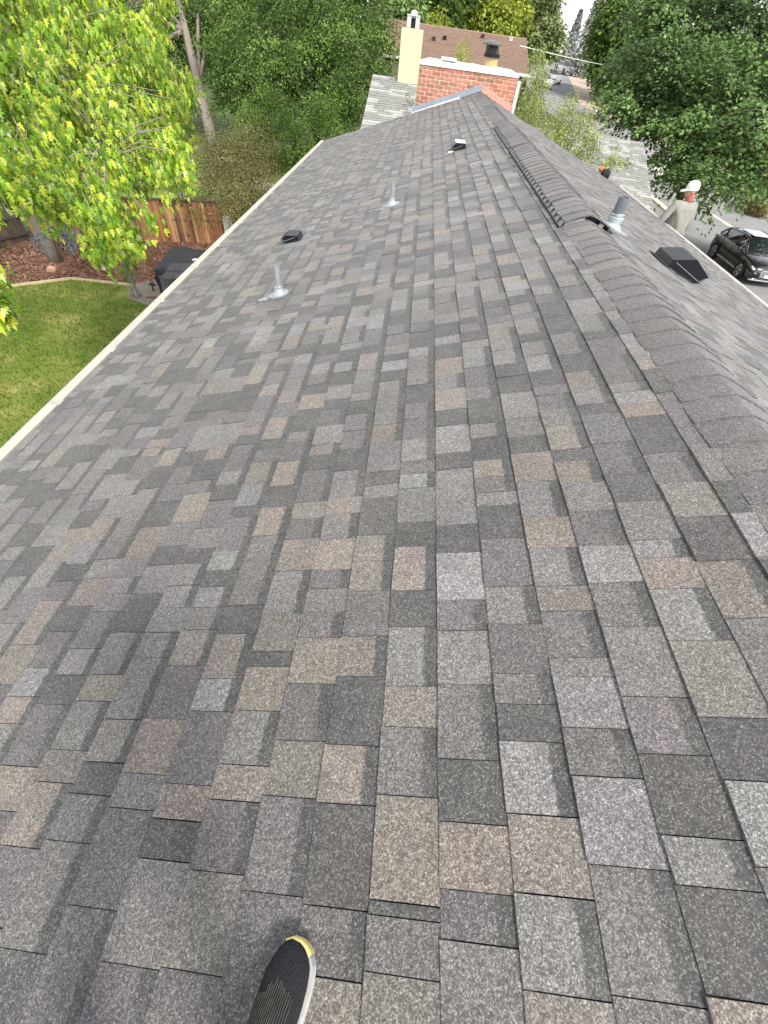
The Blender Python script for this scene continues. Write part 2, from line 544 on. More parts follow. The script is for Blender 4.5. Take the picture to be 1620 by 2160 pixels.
# deck under the shingles, walls, gutters
bm = bmesh.new()
for fr, ev in ((roofL, EAVE_L + .01), (roofR, EAVE_R + .01)):
    P = [fr(ev, Y0R, -.006), fr(ev, Y1R - .01, -.006), fr(RIDGE, Y1R - .01, -.006), fr(RIDGE, Y0R, -.006),
         fr(ev, Y0R, -.12), fr(ev, Y1R - .01, -.12), fr(RIDGE, Y1R - .01, -.12), fr(RIDGE, Y0R, -.12)]
    v = [bm.verts.new(p) for p in P]
    for f in ((0, 1, 2, 3), (7, 6, 5, 4), (0, 4, 5, 1), (1, 5, 6, 2), (2, 6, 7, 3), (3, 7, 4, 0)):
        bm.faces.new([v[i] for i in f])
bm_obj('roof_deck', bm, WOOD_DECK, house)

bm = bmesh.new()
zl = EAVE_L * sT
out = [(-2.25, -5.9), (4.25, -5.9), (4.25, -1.07), (RIDGE * cT, 0.10), (-2.25, -1.02)]
prism(bm, out, Y0R + .25, Y1R - .22, lambda p, t: Vector((p[0], t, p[1])) - Vector(HOUSE))
bm_obj('wall', bm, SIDING, house)


def gutter(fr, ev, sgn):
    """Covered K-style gutter along an eave: trough, guard strip with a groove, seam clips."""
    base = fr(ev, 0, 0) + HOUSE
    x0, z0 = base[0], base[2]
    prof = [(0.02, -.012), (-.016, -.008), (-.020, -.05), (-.034, -.05), (-.038, -.008), (-.116, -.014), (-.122, -.022), (-.118, -.05), (-.10, -.10), (-.085, -.125), (0.02, -.125)]
    bm = bmesh.new()
    prism(bm, [(x0 + sgn * p[0], z0 + p[1]) for p in prof], Y0R, Y1R + .01, lambda p, t: Vector((p[0], t, p[1])) - Vector(HOUSE))
    g = bm_obj('gutter', bm, CREAM, house)
    u = Y0R + .4
    while u < Y1R:
        bm = bmesh.new()
        box(bm, Vector((x0 - sgn * .062, u, z0 - .0085)) - Vector(HOUSE), (.09, .03, .006), Matrix.Rotation(random.uniform(-.25, .25), 3, 'Z'))
        box(bm, Vector((x0 - sgn * .03, u + .02, z0 - .010)) - Vector(HOUSE), (.045, .05, .010), Matrix.Rotation(random.uniform(-.3, .3), 3, 'Z'))
        bm_obj('seam_clip', bm, SEALANT, g, bevel=.002)
        u += random.uniform(.62, 1.0)


gutter(roofL, EAVE_L, 1)
gutter(roofR, EAVE_R, -1)

# low porch roof below the right eave (people stand on it)
bm = bmesh.new()
box(bm, Vector((5.25, 10.6, -2.12)) - Vector(HOUSE), (2.0, 5.9, .12))
for yy in (8.0, 10.6, 13.4):
    box(bm, Vector((6.1, yy, -4.04)) - Vector(HOUSE), (.12, .12, 3.72))
bm_obj('porch_roof', bm, SIDING, house)

# ------------------------------------------------------------------ ridge caps and ridge vent
CAPX = [-.166, -.158, -.12, -.075, -.04, -.015, 0, .015, .04, .075, .12, .158, .166]
CAPO = [.006, .008, .012, .0145, .014, .0115, .0095, .0115, .014, .0145, .012, .007, .003]
RX, RZ = RIDGE * cT, RIDGE * sT


def cap_piece(u0, u1, lift, T=.0055, wide=1.0):
    P, t, Fc = [], [], []
    tw = random.gauss(0, .004); sx = random.gauss(0, .003)
    n = len(CAPX)
    z0 = [-abs(x * wide) / 3 + o + lift for x, o in zip(CAPX, CAPO)]
    dj = [random.gauss(0, .0012) for _ in range(n)]
    nn = 5
    for j in range(n):                       # near butt bottom
        P.append((RX + CAPX[j] * wide + sx, u0 + dj[j], z0[j] - .004)); t.append(0)
    for j in range(n):                       # near butt top
        P.append((RX + CAPX[j] * wide + sx, u0 + dj[j] + .001, z0[j] + T)); t.append(.1)
    for j in range(n):                       # far end, under the next piece
        P.append((RX + CAPX[j] * wide + sx + tw, u1 + .02, z0[j] - .0025)); t.append(.6)
    for j in range(n - 1):
        Fc.append((j, j + 1, n + j + 1, n + j))
        Fc.append((n + j, n + j + 1, 2 * n + j + 1, 2 * n + j))
    lb = len(P)
    for a in (0, n - 1):                     # skirts at both sides
        s = -1 if a == 0 else 1
        xx = RX + CAPX[a] * wide + sx
        P += [(xx - s * .001, u0, z0[a] - .007), (xx + tw - s * .001, u1 + .02, z0[a] - .007)]
        t += [0, .6]
        b = lb if a == 0 else lb + 2
        Fc.append((b, n + a, 2 * n + a, b + 1) if a == 0 else (b, b + 1, 2 * n + a, n + a))
    V = [np.array(p) + np.array([0, 0, RZ]) - HOUSE for p in P]
    tone = jit(TONES[random.choice('MMGMPMPG')], .06)
    tone = tuple(x * .95 for x in tone)
    return V, Fc, [(*tone, 0.0)] * len(V), t


VENT0, VENT1 = 3.54, 8.28
u = 1.013 - .1285 * 28
while u < 13.30:
    nu = u + .1285 * random.gauss(1, .02)
    if not (VENT0 - .03 < u < VENT1):
        build_tabs('ridge_cap', [cap_piece(u, nu, 0.0)], house)
    u = nu
u = VENT0 + .012
while u < VENT1 - .05:
    nu = u + .1285 * random.gauss(1, .02)
    build_tabs('ridge_cap', [cap_piece(u, nu, .030, wide=1.0)], house)
    u = nu

BLACK_PLASTIC = mat('black_plastic', (0.02, 0.02, 0.02), .5, var=.2)
GREY_PLASTIC = mat('dusty_grey_plastic', (0.26, 0.27, 0.25), .65, var=.25, scale=20)
bm = bmesh.new()
vx = [-.185, -.16, -.06, 0, .06, .16, .185]
outl = [(x, -abs(x) / 3 + .003) for x in vx] + [(x, -abs(x) / 3 + (.030 if abs(x) < .17 else .010)) for x in vx[::-1]]
prism(bm, [(RX + a, RZ * 0 + b) for a, b in outl], VENT0 + .07, VENT1, lambda p, t: Vector((p[0], t, p[1] + RZ)) - Vector(HOUSE))
# flanges along both sides and a rim
for s in (-1, 1):
    box(bm, Vector((RX + s * .192, (VENT0 + VENT1) / 2, RZ - .192 / 3 + .012)) - Vector(HOUSE), (.006, VENT1 - VENT0 - .02, .018), Matrix.Rotation(s * TH, 3, 'Y'))
rv = bm_obj('ridge_vent', bm, BLACK_PLASTIC, house)
nf = int((VENT1 - VENT0 - .03) / .124)
for s in (-1, 1):
    for i in range(nf):
        uu = VENT0 + .02 + i * .124
        bm = bmesh.new()
        # wedge-shaped baffle: wide at the outer rim, narrow under the caps
        o = [(s * .186, 0.0), (s * .186, .020), (s * .163, .034), (s * .163, .004)]
        A = [bm.verts.new(Vector((RX + s * .188, uu, RZ - .188 / 3 + .006)) - Vector(HOUSE)),
             bm.verts.new(Vector((RX + s * .188, uu + .085, RZ - .188 / 3 + .006)) - Vector(HOUSE)),
             bm.verts.new(Vector((RX + s * .166, uu + .060, RZ - .166 / 3 + .036)) - Vector(HOUSE)),
             bm.verts.new(Vector((RX + s * .166, uu + .0, RZ - .166 / 3 + .036)) - Vector(HOUSE)),
             bm.verts.new(Vector((RX + s * .160, uu + .03, RZ - .16 / 3 + .006)) - Vector(HOUSE))]
        for f in ((0, 1, 2, 3), (0, 3, 4), (1, 4, 2), (0, 4, 1)):
            bm.faces.new([A[i_] for i_ in f])
        bm_obj('baffle', bm, GREY_PLASTIC, rv)
bm = bmesh.new()     # near end plug: left part closed, right part open with a rib
for a, b in ((-.16, -.02), (.085, .12)):
    x = (a + b) / 2
    box(bm, Vector((RX + x, VENT0 + .035, RZ - abs(x) / 3 + .018)) - Vector(HOUSE), (abs(b - a), .02, .026), Matrix.Rotation((-1 if x < 0 else 1) * TH, 3, 'Y'))
bm_obj('end_plug', bm, GREY_PLASTIC, rv)

# ------------------------------------------------------------------ pipes and vents on the roof
NL = Vector((-sT, 0, cT)); WL = Vector((cT, 0, sT)); UU = Vector((0, 1, 0))
NRr = Vector((sT, 0, cT)); WR = Vector((-cT, 0, sT))


def ptL(w, u, n=0.0):
    return Vector(roofL(w, u, n) + HOUSE)


def ptR(s, u, n=0.0):           # s = metres down from the ridge
    return Vector(roofR(RIDGE - s, u, n) + HOUSE)


def vent_pipe(label, base, up_slope, nrm, r, h, cone_r, cone_h, plate, pmat, smear, group):
    t = thing('vent_pipe', label, 'vent pipe', tuple(base), 0, group)
    bm = bmesh.new()
    lathe(bm, [(r, -.05), (r, h), (r * .80, h), (r * .80, h - .14)], 20)
    bm.faces.ensure_lookup_table()
    bm_obj('pipe', bm, pmat, t, smooth=False)
    bm = bmesh.new()
    rot = nrm.to_track_quat('Z', 'Y').to_matrix()
    lathe(bm, [(cone_r, .012), (cone_r * .95, .022), (cone_r * .62, cone_h * .5), (r * 1.5, cone_h * .85), (r * 1.18, cone_h), (r * 1.02, cone_h)], 20,
          Matrix.Identity(3))
    for v in bm.verts:            # skirt lies on the slope, neck stays upright
        f = min(1.0, max(0.0, 1 - v.co.z / cone_h))
        dz = (v.co.x * up_slope.x + v.co.y * up_slope.y) / math.hypot(up_slope.x, up_slope.y) * (up_slope.z / math.hypot(up_slope.x, up_slope.y))
        v.co.z += dz * f
    fl = bm_obj('flashing', bm, LEAD, t, smooth=True)
    bm = bmesh.new()              # crumpled sealant collar
    lathe(bm, [(r * 1.22, cone_h - .004), (r * 1.28, cone_h + .008), (r * 1.16, cone_h + .018), (r * 1.01, cone_h + .016)], 14)
    for v in bm.verts:
        v.co += Vector((random.gauss(0, .0022), random.gauss(0, .0022), random.gauss(0, .004)))
    bm_obj('collar', bm, LEAD, t)
    bm = bmesh.new()              # flat skirt plate on the shingles
    side = UU
    m = Matrix((up_slope, side, nrm)).transposed()
    o = []
    for i in range(18):
        a = 2 * math.pi * i / 18
        rr = 1 + random.uniform(-.05, .05)
        o.append((plate[0] * math.cos(a) * rr, plate[1] * math.sin(a) * rr))
    prism(bm, o, .004, .0135, lambda p, q: m @ Vector((p[0], p[1], q)))
    bm_obj('skirt', bm, LEAD, t, bevel=0)
    if smear:                     # a lump of sealant run down-slope
        bm = bmesh.new()
        o = []
        for i in range(22):
            a = 2 * math.pi * i / 22
            rr = 1 + random.uniform(-.35, .3)
            o.append((smear[0] * math.cos(a) * rr - smear[2], smear[1] * math.sin(a) * rr + smear[3]))
        prism(bm, o, .006, .0125, lambda p, q: m @ Vector((p[0], p[1], q)))
        bm_obj('sealant', bm, SMEAR, t)
    return t


vent_pipe('thin lilac grey vent pipe nearest the left gutter, sealant smeared below it', ptL(-1.425, 3.505), WL, NL, .0225, .215, .062, .055, (.085, .075), PIPE_LILAC, (.045, .026, .125, -.055), 'vent pipes through the roof')
vent_pipe('slim grey vent pipe halfway up the left slope beyond the black box vent', ptL(-.60, 5.44), WL, NL, .0225, .205, .066, .055, (.095, .08), PIPE_LILAC, (.05, .028, .125, -.06), 'vent pipes through the roof')
vent_pipe('thick grey vent pipe with pale boot on the right slope beside the ridge vent', ptR(.40, 4.06), WR, NRr, .0425, .205, .078, .085, (.15, .12), PVC_GREY, None, 'vent pipes through the roof')


def slant_vent(label, base, down, nrm, prof, depth, lines, flange):
    """Slant-back box vent; prof = outline seen from the side (down-slope, height)."""
    t = thing('box_vent', label, 'roof vent', tuple(base), 0, 'black box vents on the roof')
    f = lambda p, q: down * p[0] + nrm * p[1] + UU * q
    bm = bmesh.new()
    prism(bm, prof, 0, depth, f)
    bm_obj('hood', bm, BLACK_METAL, t, bevel=.003)
    bm = bmesh.new()
    for (a, b) in lines:
        a = np.array(a); b = np.array(b)
        d = (b - a) / np.linalg.norm(b - a); nn = np.array([-d[1], d[0]]) * .0022
        prism(bm, [tuple(a - nn), tuple(b - nn), tuple(b + nn), tuple(a + nn)], -.0045, -.001, f)
    bm_obj('folded_seam', bm, EDGE_METAL, t)
    bm = bmesh.new()
    x0, x1 = prof[1][0], max(p[0] for p in prof)
    prism(bm, [(-flange, .010), (x1 * .72, .010), (x1 * .72, .0135), (-flange, .0135)], -flange * .3, depth + flange * .6, f)
    bm_obj('base_flange', bm, DARK_METAL, t)
    bm = bmesh.new()              # lighter grey over the up-slope face paints the light on it
    hb = prof[1][1]
    prism(bm, [(-.006, .012), (-.006, hb), (-.002, hb), (-.002, .012)], .002, depth - .002, f)
    bm_obj('painted_lit_back', bm, DARK_METAL, t)
    return t


PR = [(0, 0), (-.005, .064), (.157, .140), (.352, .089), (.315, .021), (.26, .002)]
slant_vent('large black box vent low on the right slope above the parked car', ptR(.865, 3.766), -WR, NRr, PR, .30,
           [((.03, .060), (.303, .034)), ((.303, .034), (.338, .075)), ((.012, .012), (.25, .008))], .05)
PL_ = [(0, 0), (-.008, .050), (.121, .082), (.184, .060), (.163, .026), (.123, .004)]
slant_vent('small black box vent on the left slope, between the two thin pipes', ptL(-1.585, 4.964), -WL, NL, PL_, .20,
           [((.03, .045), (.150, .034)), ((.150, .034), (.172, .062)), ((.012, .012), (.115, .010))], .03)
bv = slant_vent('black box vent with painted lid reflection and white patch highest on the slope near the chimney', ptL(.295, 7.406), -WL, NL, PL_, .26,
                [((.03, .045), (.150, .034)), ((.150, .034), (.172, .062)), ((.012, .012), (.115, .010))], .03)
bm = bmesh.new()
prism(bm, [(.16, .012), (.235, .012), (.23, .018), (.165, .018)], -.05, .06, lambda p, q: -WL * p[0] + NL * p[1] + UU * q)
bm_obj('white_patch', bm, FLAT_WHITE, bv)
bm = bmesh.new()
prism(bm, [(-.008, .057), (.119, .092), (.119, .095), (-.008, .060)], 0.002, .258, lambda p, q: -WL * p[0] + NL * p[1] + UU * q)  # white sheet over the black lid, painting the sky's reflection
bm_obj('lid_reflection', bm, FLAT_WHITE, bv)

# ------------------------------------------------------------------ brick chimney at the gable
MORTAR = mat('cream_mortar', (0.72, 0.60, 0.44), .9, var=.15, scale=20, bump=.3)
BRICK = mat('red_clay_brick', (0.46, 0.185, 0.135), .85, var=.35, scale=16, bump=.4, bscale=70)
BRICK_D = mat('brown_clay_brick', (0.33, 0.165, 0.115), .85, var=.3, scale=16, bump=.4, bscale=70)
CEMENT = mat('white_cement_wash', (0.72, 0.70, 0.66), .85, var=.12, scale=12, bump=.3)
CLAY = mat('tan_clay_flue', (0.55, 0.38, 0.18), .8, var=.2, scale=12)
BLUE_FLASH = mat('blue_grey_painted_flashing', (0.27, 0.31, 0.37), .5, metal=.2, var=.15, scale=6)
PINK_FLASH = mat('peeling_red_painted_flashing', (0.52, 0.25, 0.20), .6, var=.5, scale=14)
CX0, CX1, CYF, CYB, CZT = -.555, 1.682, 13.52, 14.25, .60
chim = thing('brick_chimney', 'wide red brick chimney with white cement top at the far gable', 'chimney', (.56, 13.9, -5.9))
CH = Vector(chim.location)
bm = bmesh.new()
box(bm, Vector(((CX0 + CX1) / 2, (CYF + CYB) / 2 + .01, (CZT - 5.9) / 2)) - CH, (CX1 - CX0 - .016, CYB - CYF - .012, CZT + 5.9))
bm_obj('mortar_core', bm, MORTAR, chim)
bmesh_cache = {}


def brick_mesh(L, mt, v):
    key = (round(L, 3), mt.name, v)
    if key not in bmesh_cache:
        bm = bmesh.new()
        box(bm, (0, 0, 0), (L, .10, .0525))
        bmesh.ops.bevel(bm, geom=list(bm.edges), offset=.004, segments=1, affect='EDGES')
        for vv in bm.verts:
            vv.co += Vector((random.gauss(0, .0012), random.gauss(0, .0012), random.gauss(0, .0012)))
        bmesh.ops.recalc_face_normals(bm, faces=bm.faces)
        me = bpy.data.meshes.new('brick'); bm.to_mesh(me); bm.free()
        me.materials.append(mt)
        bmesh_cache[key] = me
    return bmesh_cache[key]


BL = (CX1 - CX0) / 11.0
row = 0
z = CZT - .034
while z > -.45:
    x = CX0 - (BL / 2 if row % 2 else 0)
    while x < CX1 - .02:
        a, b = max(x, CX0), min(x + BL, CX1)
        if b - a > .03:
            base_z = RZ - abs((a + b) / 2 - RX) / 3
            if z > base_z - .12:
                mt = BRICK_D if random.random() < .28 else BRICK
                o = bpy.data.objects.new('brick', brick_mesh(b - a - .016, mt, random.randrange(4)))
                link(o, chim)
                o.location = Vector(((a + b) / 2, CYF + .0525 + random.gauss(0, .0015), z)) - CH
                o.rotation_euler = (random.gauss(0, .004), random.gauss(0, .004), random.gauss(0, .006))
        x += BL
    z -= .0685
    row += 1
# white cement crown with a lumpy top
bm = bmesh.new()
nx, ny = 26, 8
gr = []
for j in range(ny + 1):
    rowv = []
    for i in range(nx + 1):
        fx, fy = i / nx, j / ny
        x = CX0 - .012 + fx * (CX1 - CX0 + .024); y = CYF - .012 + fy * (CYB - CYF + .03)
        edge = min(fx, 1 - fx, fy * .5, (1 - fy) * .5)
        zz = CZT + .012 + .085 * min(1, edge / .09) ** .6 + random.gauss(0, .006)
        rowv.append(bm.verts.new(Vector((x, y, zz)) - CH))
    gr.append(rowv)
for j in range(ny):
    for i in range(nx):
        bm.faces.new((gr[j][i], gr[j][i + 1], gr[j + 1][i + 1], gr[j + 1][i]))
ed = [gr[0][i] for i in range(nx + 1)] + [gr[j][nx] for j in range(1, ny + 1)] + [gr[ny][i] for i in range(nx - 1, -1, -1)] + [gr[j][0] for j in range(ny - 1, 0, -1)]
low = [bm.verts.new(Vector((v.co.x, v.co.y, CZT - .004 - CH.z))) for v in ed]
for i in range(len(ed)):
    bm.faces.new((ed[i], low[i], low[(i + 1) % len(ed)], ed[(i + 1) % len(ed)]))
bm_obj('cement_crown', bm, CEMENT, chim, smooth=True)
bm = bmesh.new()
box(bm, Vector((.09, CYF + .16, CZT + .125)) - CH, (.34, .22, .05))
bm_obj('loose_slab', bm, CEMENT, chim, bevel=.01)
bm = bmesh.new()
lathe(bm, [(.148, 0), (.148, .25), (.12, .25), (.12, .1)], 18, None)
for v in bm.verts: v.co += Vector((1.04, 13.85, .60)) - CH
bm_obj('flue_tile', bm, CLAY, chim, smooth=False)
bm = bmesh.new()
lathe(bm, [(.178, .235), (.178, .29), (.14, .295)], 20)
for v in bm.verts: v.co += Vector((1.03, 13.85, .60)) - CH
cap0 = bm_obj('cap_collar', bm, BLACK_METAL, chim)
bm = bmesh.new()
for i in range(26):
    a = 2 * math.pi * i / 26
    tube(bm, [Vector((1.03 + .15 * math.cos(a), 13.85 + .15 * math.sin(a), .60 + .28)) - CH, Vector((1.0 + .125 * math.cos(a), 13.85 + .125 * math.sin(a), .60 + .43)) - CH], .006, 4)
lathe(bm, [(.115, .27), (.10, .43)], 16)
for v in list(bm.verts)[-32:]: v.co += Vector((1.015, 13.85, .60)) - CH
bm_obj('spark_screen', bm, DARK_METAL, chim)
bm = bmesh.new()
lathe(bm, [(.215, .415), (.22, .43), (.19, .452), (.10, .475), (.01, .485)], 20)
for v in bm.verts: v.co += Vector((.985, 13.85, .60)) - CH
bm_obj('rain_lid', bm, mat('dark_green_grey_metal', (.12, .14, .13), .4, metal=.4), chim, smooth=False)
bm = bmesh.new()
box(bm, Vector((CX1 + .035, CYF + .03, -2.6)) - CH, (.065, .09, 6.3))
bm_obj('corner_board', bm, WHITE, chim)
# flashing where the slopes meet the chimney
bm = bmesh.new()
xl = -.60
prism(bm, [(xl, RZ - abs(xl - RX) / 3 + .0), (xl, RZ - abs(xl - RX) / 3 + .105), (RX + .0, RZ + .125), (RX, RZ + .01)], CYF - .055, CYF - .004, lambda p, q: Vector((p[0], q, p[1])) - CH)
lf = bm_obj('left_flashing', bm, BLUE_FLASH, chim, bevel=.004)
bm = bmesh.new()
prism(bm, [(xl - .01, RZ - abs(xl - .01 - RX) / 3 - .012), (xl - .01, RZ - abs(xl - .01 - RX) / 3 + .018), (RX - .45, RZ - .45 / 3 + .03), (RX - .45, RZ - .45 / 3 + .0)], CYF - .075, CYF - .056, lambda p, q: Vector((p[0], q, p[1])) - CH)
bm_obj('drip_edge', bm, WHITE, lf)
bm = bmesh.new()
xr = CX1 + .02
prism(bm, [(RX + .004, RZ + .01), (RX + .004, RZ + .125), (xr, RZ - (xr - RX) / 3 + .105), (xr, RZ - (xr - RX) / 3)], CYF - .05, CYF - .004, lambda p, q: Vector((p[0], q, p[1])) - CH)
bm_obj('right_flashing', bm, PINK_FLASH, chim, bevel=.004)

# ------------------------------------------------------------------ terrain, street, yard
def gz(y):
    return float(np.interp(y, [-500, 50, 110, 220, 900], [-5.9, -5.9, -2.6, -.4, 0.5]))


def sheet(name, poly, dz, m, label=None, kind='structure', parent=None, thick=0.0):
    bm = bmesh.new()
    vs = [bm.verts.new((p[0], p[1], 0)) for p in poly]
    bm.faces.new(vs)
    for yy in (50, 110, 220):
        bmesh.ops.bisect_plane(bm, geom=list(bm.verts) + list(bm.edges) + list(bm.faces), plane_co=(0, yy, 0), plane_no=(0, 1, 0))
    if thick > 0:
        r = bmesh.ops.extrude_face_region(bm, geom=list(bm.faces))
        top = [v for v in r['geom'] if isinstance(v, bmesh.types.BMVert)]
        tops = set(top)
        for v in bm.verts:
            v.co.z = gz(v.co.y) + dz + (0 if v in tops else -thick)
    else:
        for v in bm.verts:
            v.co.z = gz(v.co.y) + dz
    bmesh.ops.triangulate(bm, faces=list(bm.faces))
    for f in bm.faces:
        f.normal_update()
        if thick == 0 and f.normal.z < 0:
            f.normal_flip()
    me = bpy.data.meshes.new(name); bm.to_mesh(me); bm.free(); me.materials.append(m)
    o = link(bpy.data.objects.new(name, me), parent)
    if kind: o['kind'] = kind
    return o


def patchy(name, stops, scale, rough=.95, bump=.4, bscale=40, detail=8):
    m, n, l, p = new_mat(name)
    tc = n.new('ShaderNodeTexCoord')
    a = n.new('ShaderNodeTexNoise'); a.inputs['Scale'].default_value = scale; a.inputs['Detail'].default_value = detail; a.inputs['Roughness'].default_value = .7
    l.new(tc.outputs['Object'], a.inputs['Vector'])
    r = ramp_node(n, stops); l.new(a.outputs['Fac'], r.inputs['Fac'])
    l.new(r.outputs[0], p.inputs['Base Color'])
    p.inputs['Roughness'].default_value = rough
    p.inputs['Specular IOR Level'].default_value = .25
    b0 = n.new('ShaderNodeTexNoise'); b0.inputs['Scale'].default_value = bscale; b0.inputs['Detail'].default_value = 5
    l.new(tc.outputs['Object'], b0.inputs['Vector'])
    b = n.new('ShaderNodeBump'); b.inputs['Strength'].default_value = bump; b.inputs['Distance'].default_value = .05
    l.new(b0.outputs['Fac'], b.inputs['Height']); l.new(b.outputs[0], p.inputs['Normal'])
    return m


GROUND = patchy('rough_grass_ground', [(.3, (.035, .06, .02)), (.5, (.06, .09, .028)), (.7, (.10, .11, .04))], .5)
LAWN = patchy('lawn_turf', [(.30, (.075, .130, .018)), (.46, (.125, .18, .028)), (.57, (.19, .215, .048)), (.70, (.32, .285, .11))], .8)
MULCH = patchy('red_brown_mulch', [(.3, (.10, .05, .034)), (.5, (.19, .10, .066)), (.7, (.29, .17, .12))], 7, bump=.8, bscale=25)
GRAVEL = patchy('tan_gravel', [(.3, (.16, .13, .10)), (.5, (.30, .25, .20)), (.7, (.42, .37, .31))], 14, bump=.6, bscale=60)
ASPHALT = patchy('grey_asphalt', [(.3, (.19, .19, .19)), (.5, (.23, .228, .225)), (.7, (.28, .27, .26))], .6, bump=.15, bscale=120)
ASPHALT_D = patchy('dark_new_asphalt', [(.3, (.16, .165, .175)), (.7, (.22, .225, .235))], .3, bump=.1)
CONCRETE = patchy('pale_concrete', [(.3, (.38, .35, .31)), (.7, (.55, .52, .46))], 1.2, bump=.1)
PINK_CONC = patchy('pinkish_concrete', [(.3, (.36, .28, .23)), (.7, (.48, .39, .33))], .5, bump=.1)
DRY = patchy('dry_yellow_lawn', [(.3, (.20, .17, .05)), (.7, (.36, .30, .10))], .4)
GREENL = patchy('far_green_lawn', [(.3, (.14, .20, .05)), (.7, (.26, .32, .09))], .4)
TAN = patchy('tan_path', [(.3, (.40, .30, .20)), (.7, (.56, .45, .32))], .7)

sheet('ground', [(-400, -120), (400, -120), (400, 800), (-400, 800)], 0, GROUND)
sheet('lawn', [(-22, -10), (-2.3, -10), (-2.3, 13.6), (-8.7, 13.9), (-9.75, 14.35), (-10.12, 15.3), (-12.27, 15.17), (-13.6, 14.1), (-17, 11.5), (-22, 8)], .02, LAWN)
sheet('mulch_bed', [(-17.2, 11.4), (-13.63, 14.14), (-12.27, 15.21), (-10.12, 15.34), (-9.4, 15.2), (-6, 15.2), (-6, 21.8), (-15.5, 18.6)], .03, MULCH)
sheet('gravel_pad', [(-10.2, 15.3), (-9.8, 14.3), (-8.7, 13.85), (-2.3, 13.55), (-2.3, 17.5), (-7.5, 17.6), (-9.2, 16.9)], .04, GRAVEL)
sheet('neighbour_lawn', [(-20, 19.5), (-6, 22.5), (-2, 22.5), (-2, 44), (-30, 44)], .02, GREENL)
sheet('road', [(16.2, -60), (27.2, -60), (28.0, 38), (28.9, 52), (27.8, 66), (24.5, 82), (22.6, 90), (23.4, 97), (25, 106), (28.2, 124), (34, 150), (46, 190), (36, 196), (26, 165), (20, 132), (16.5, 105), (16.2, 80), (18.5, 62), (17.6, 48), (16.2, 40)], .02, ASPHALT)
sheet('driveway', [(17.8, 96), (23.2, 92.5), (25.4, 106), (28.4, 124), (24.2, 128), (19.5, 112)], .03, ASPHALT_D)
sheet('pavement', [(28.35, 20), (29.6, 20), (30.6, 38), (31.4, 52), (28.4, 76), (25.5, 90), (27.8, 100), (31.8, 116), (35, 138), (31, 140), (28.4, 124), (25.4, 106), (23.2, 92.5), (22.8, 88), (25.4, 80), (28.3, 66), (29.1, 52)], .04, PINK_CONC)
sheet('tan_path', [(29.7, 10), (33.5, 10), (35, 52), (31.6, 56), (30.8, 38)], .05, TAN)
sheet('far_lawn', [(31.6, 57), (60, 57), (60, 92), (26.2, 92), (28.8, 77)], .05, DRY)
sheet('cross_walk', [(26.0, 93.5), (60, 96), (60, 101), (27.9, 99.5)], .06, CONCRETE)
sheet('hill_lawn', [(32.4, 116), (90, 116), (90, 180), (44, 170), (36, 140)], .05, GREENL)
# kerbs and the pale drain strip
KERB = mat('cream_concrete_kerb', (.56, .50, .38), .85, var=.15)
sheet('kerb', [(27.35, -20), (27.65, -20), (28.35, 38), (29.2, 51.8), (28.9, 52), (28.05, 38)], .14, KERB, thick=.14)
sheet('drain_strip', [(21.6, -20), (22.5, -20), (22.75, 44), (22.4, 44)], .028, CONCRETE)
sheet('near_kerb', [(18.3, 37.5), (18.75, 37.5), (19.3, 47), (18.9, 47)], .13, KERB, thick=.13)
sheet('sidewalk', [(15.0, -20), (16.1, -20), (16.1, 38), (18.2, 48), (17.6, 50), (15.0, 40)], .04, CONCRETE)
sheet('far_bank', [(22.3, 51.6), (26.8, 54), (27.3, 57.5), (24.4, 58.6)], .045, CONCRETE)

# lawn edging strips
EDGING = mat('cream_lawn_edging', (.58, .48, .30), .7)
ep = [(-17, 11.5), (-13.6, 14.12), (-12.27, 15.19), (-10.12, 15.32)]
edge = thing('lawn_edging', 'thin cream edging strip between the lawn and the red mulch', 'edging', (-13, 14.5, -5.9))
for a, b in zip(ep[:-1], ep[1:]):
    a = Vector((*a, 0)); b = Vector((*b, 0)); d = b - a
    bm = bmesh.new()
    box(bm, (a + b) / 2 + Vector((0, 0, -5.85)) - edge.location, (d.length, .035, .10), Matrix.Rotation(math.atan2(d.y, d.x), 3, 'Z'))
    bm_obj('strip', bm, EDGING, edge)

# grass blades and mulch chips
n = 52000
x = rng.uniform(-14.2, -2.9, n); y = rng.uniform(1.5, 15.2, n)
ok = (y < 13.7 + (-2.9 - x) * .22) & (y < np.where(x < -12.27, 15.1 + (x + 12.27) * .8, 15.2)) & ~((x > -10.3) & (y > 13.9))
x, y = x[ok], y[ok]; n = len(x)
a = rng.uniform(0, 2 * np.pi, n); h = rng.uniform(.04, .10, n); lx = rng.normal(0, .03, n); ly = rng.normal(0, .03, n); wd = .012
V = np.stack([np.stack([x - wd * np.cos(a), y - wd * np.sin(a), np.full(n, -5.885)], 1), np.stack([x + wd * np.cos(a), y + wd * np.sin(a), np.full(n, -5.885)], 1),
              np.stack([x + lx, y + ly, -5.885 + h], 1)], 1).reshape(-1, 3)
GRASS = leaf_mat('grass_blade', [(.065, .115, .02), (.105, .16, .03), (.155, .195, .048), (.30, .26, .10)], .35, .1)
tag(tri_mesh('grass', V, np.arange(n * 3).reshape(-1, 3), GRASS), 'short green lawn grass with some dry yellowish blades', 'grass', kind='stuff')
n = 16000
x = rng.uniform(-17, -6.3, n); y = rng.uniform(12, 21, n)
ok = (y > np.interp(x, [-17, -13.6, -12.27, -10.1, -6], [11.6, 14.2, 15.3, 15.45, 17.7])) & (y < np.interp(x, [-15.5, -6.3], [18.3, 21.6])) & (x > -17 + (y - 11.5) * .2)
x, y = x[ok], y[ok]; n = len(x)
a = rng.uniform(0, 6.28, n); L = rng.uniform(.03, .09, n); b = rng.uniform(.01, .025, n)
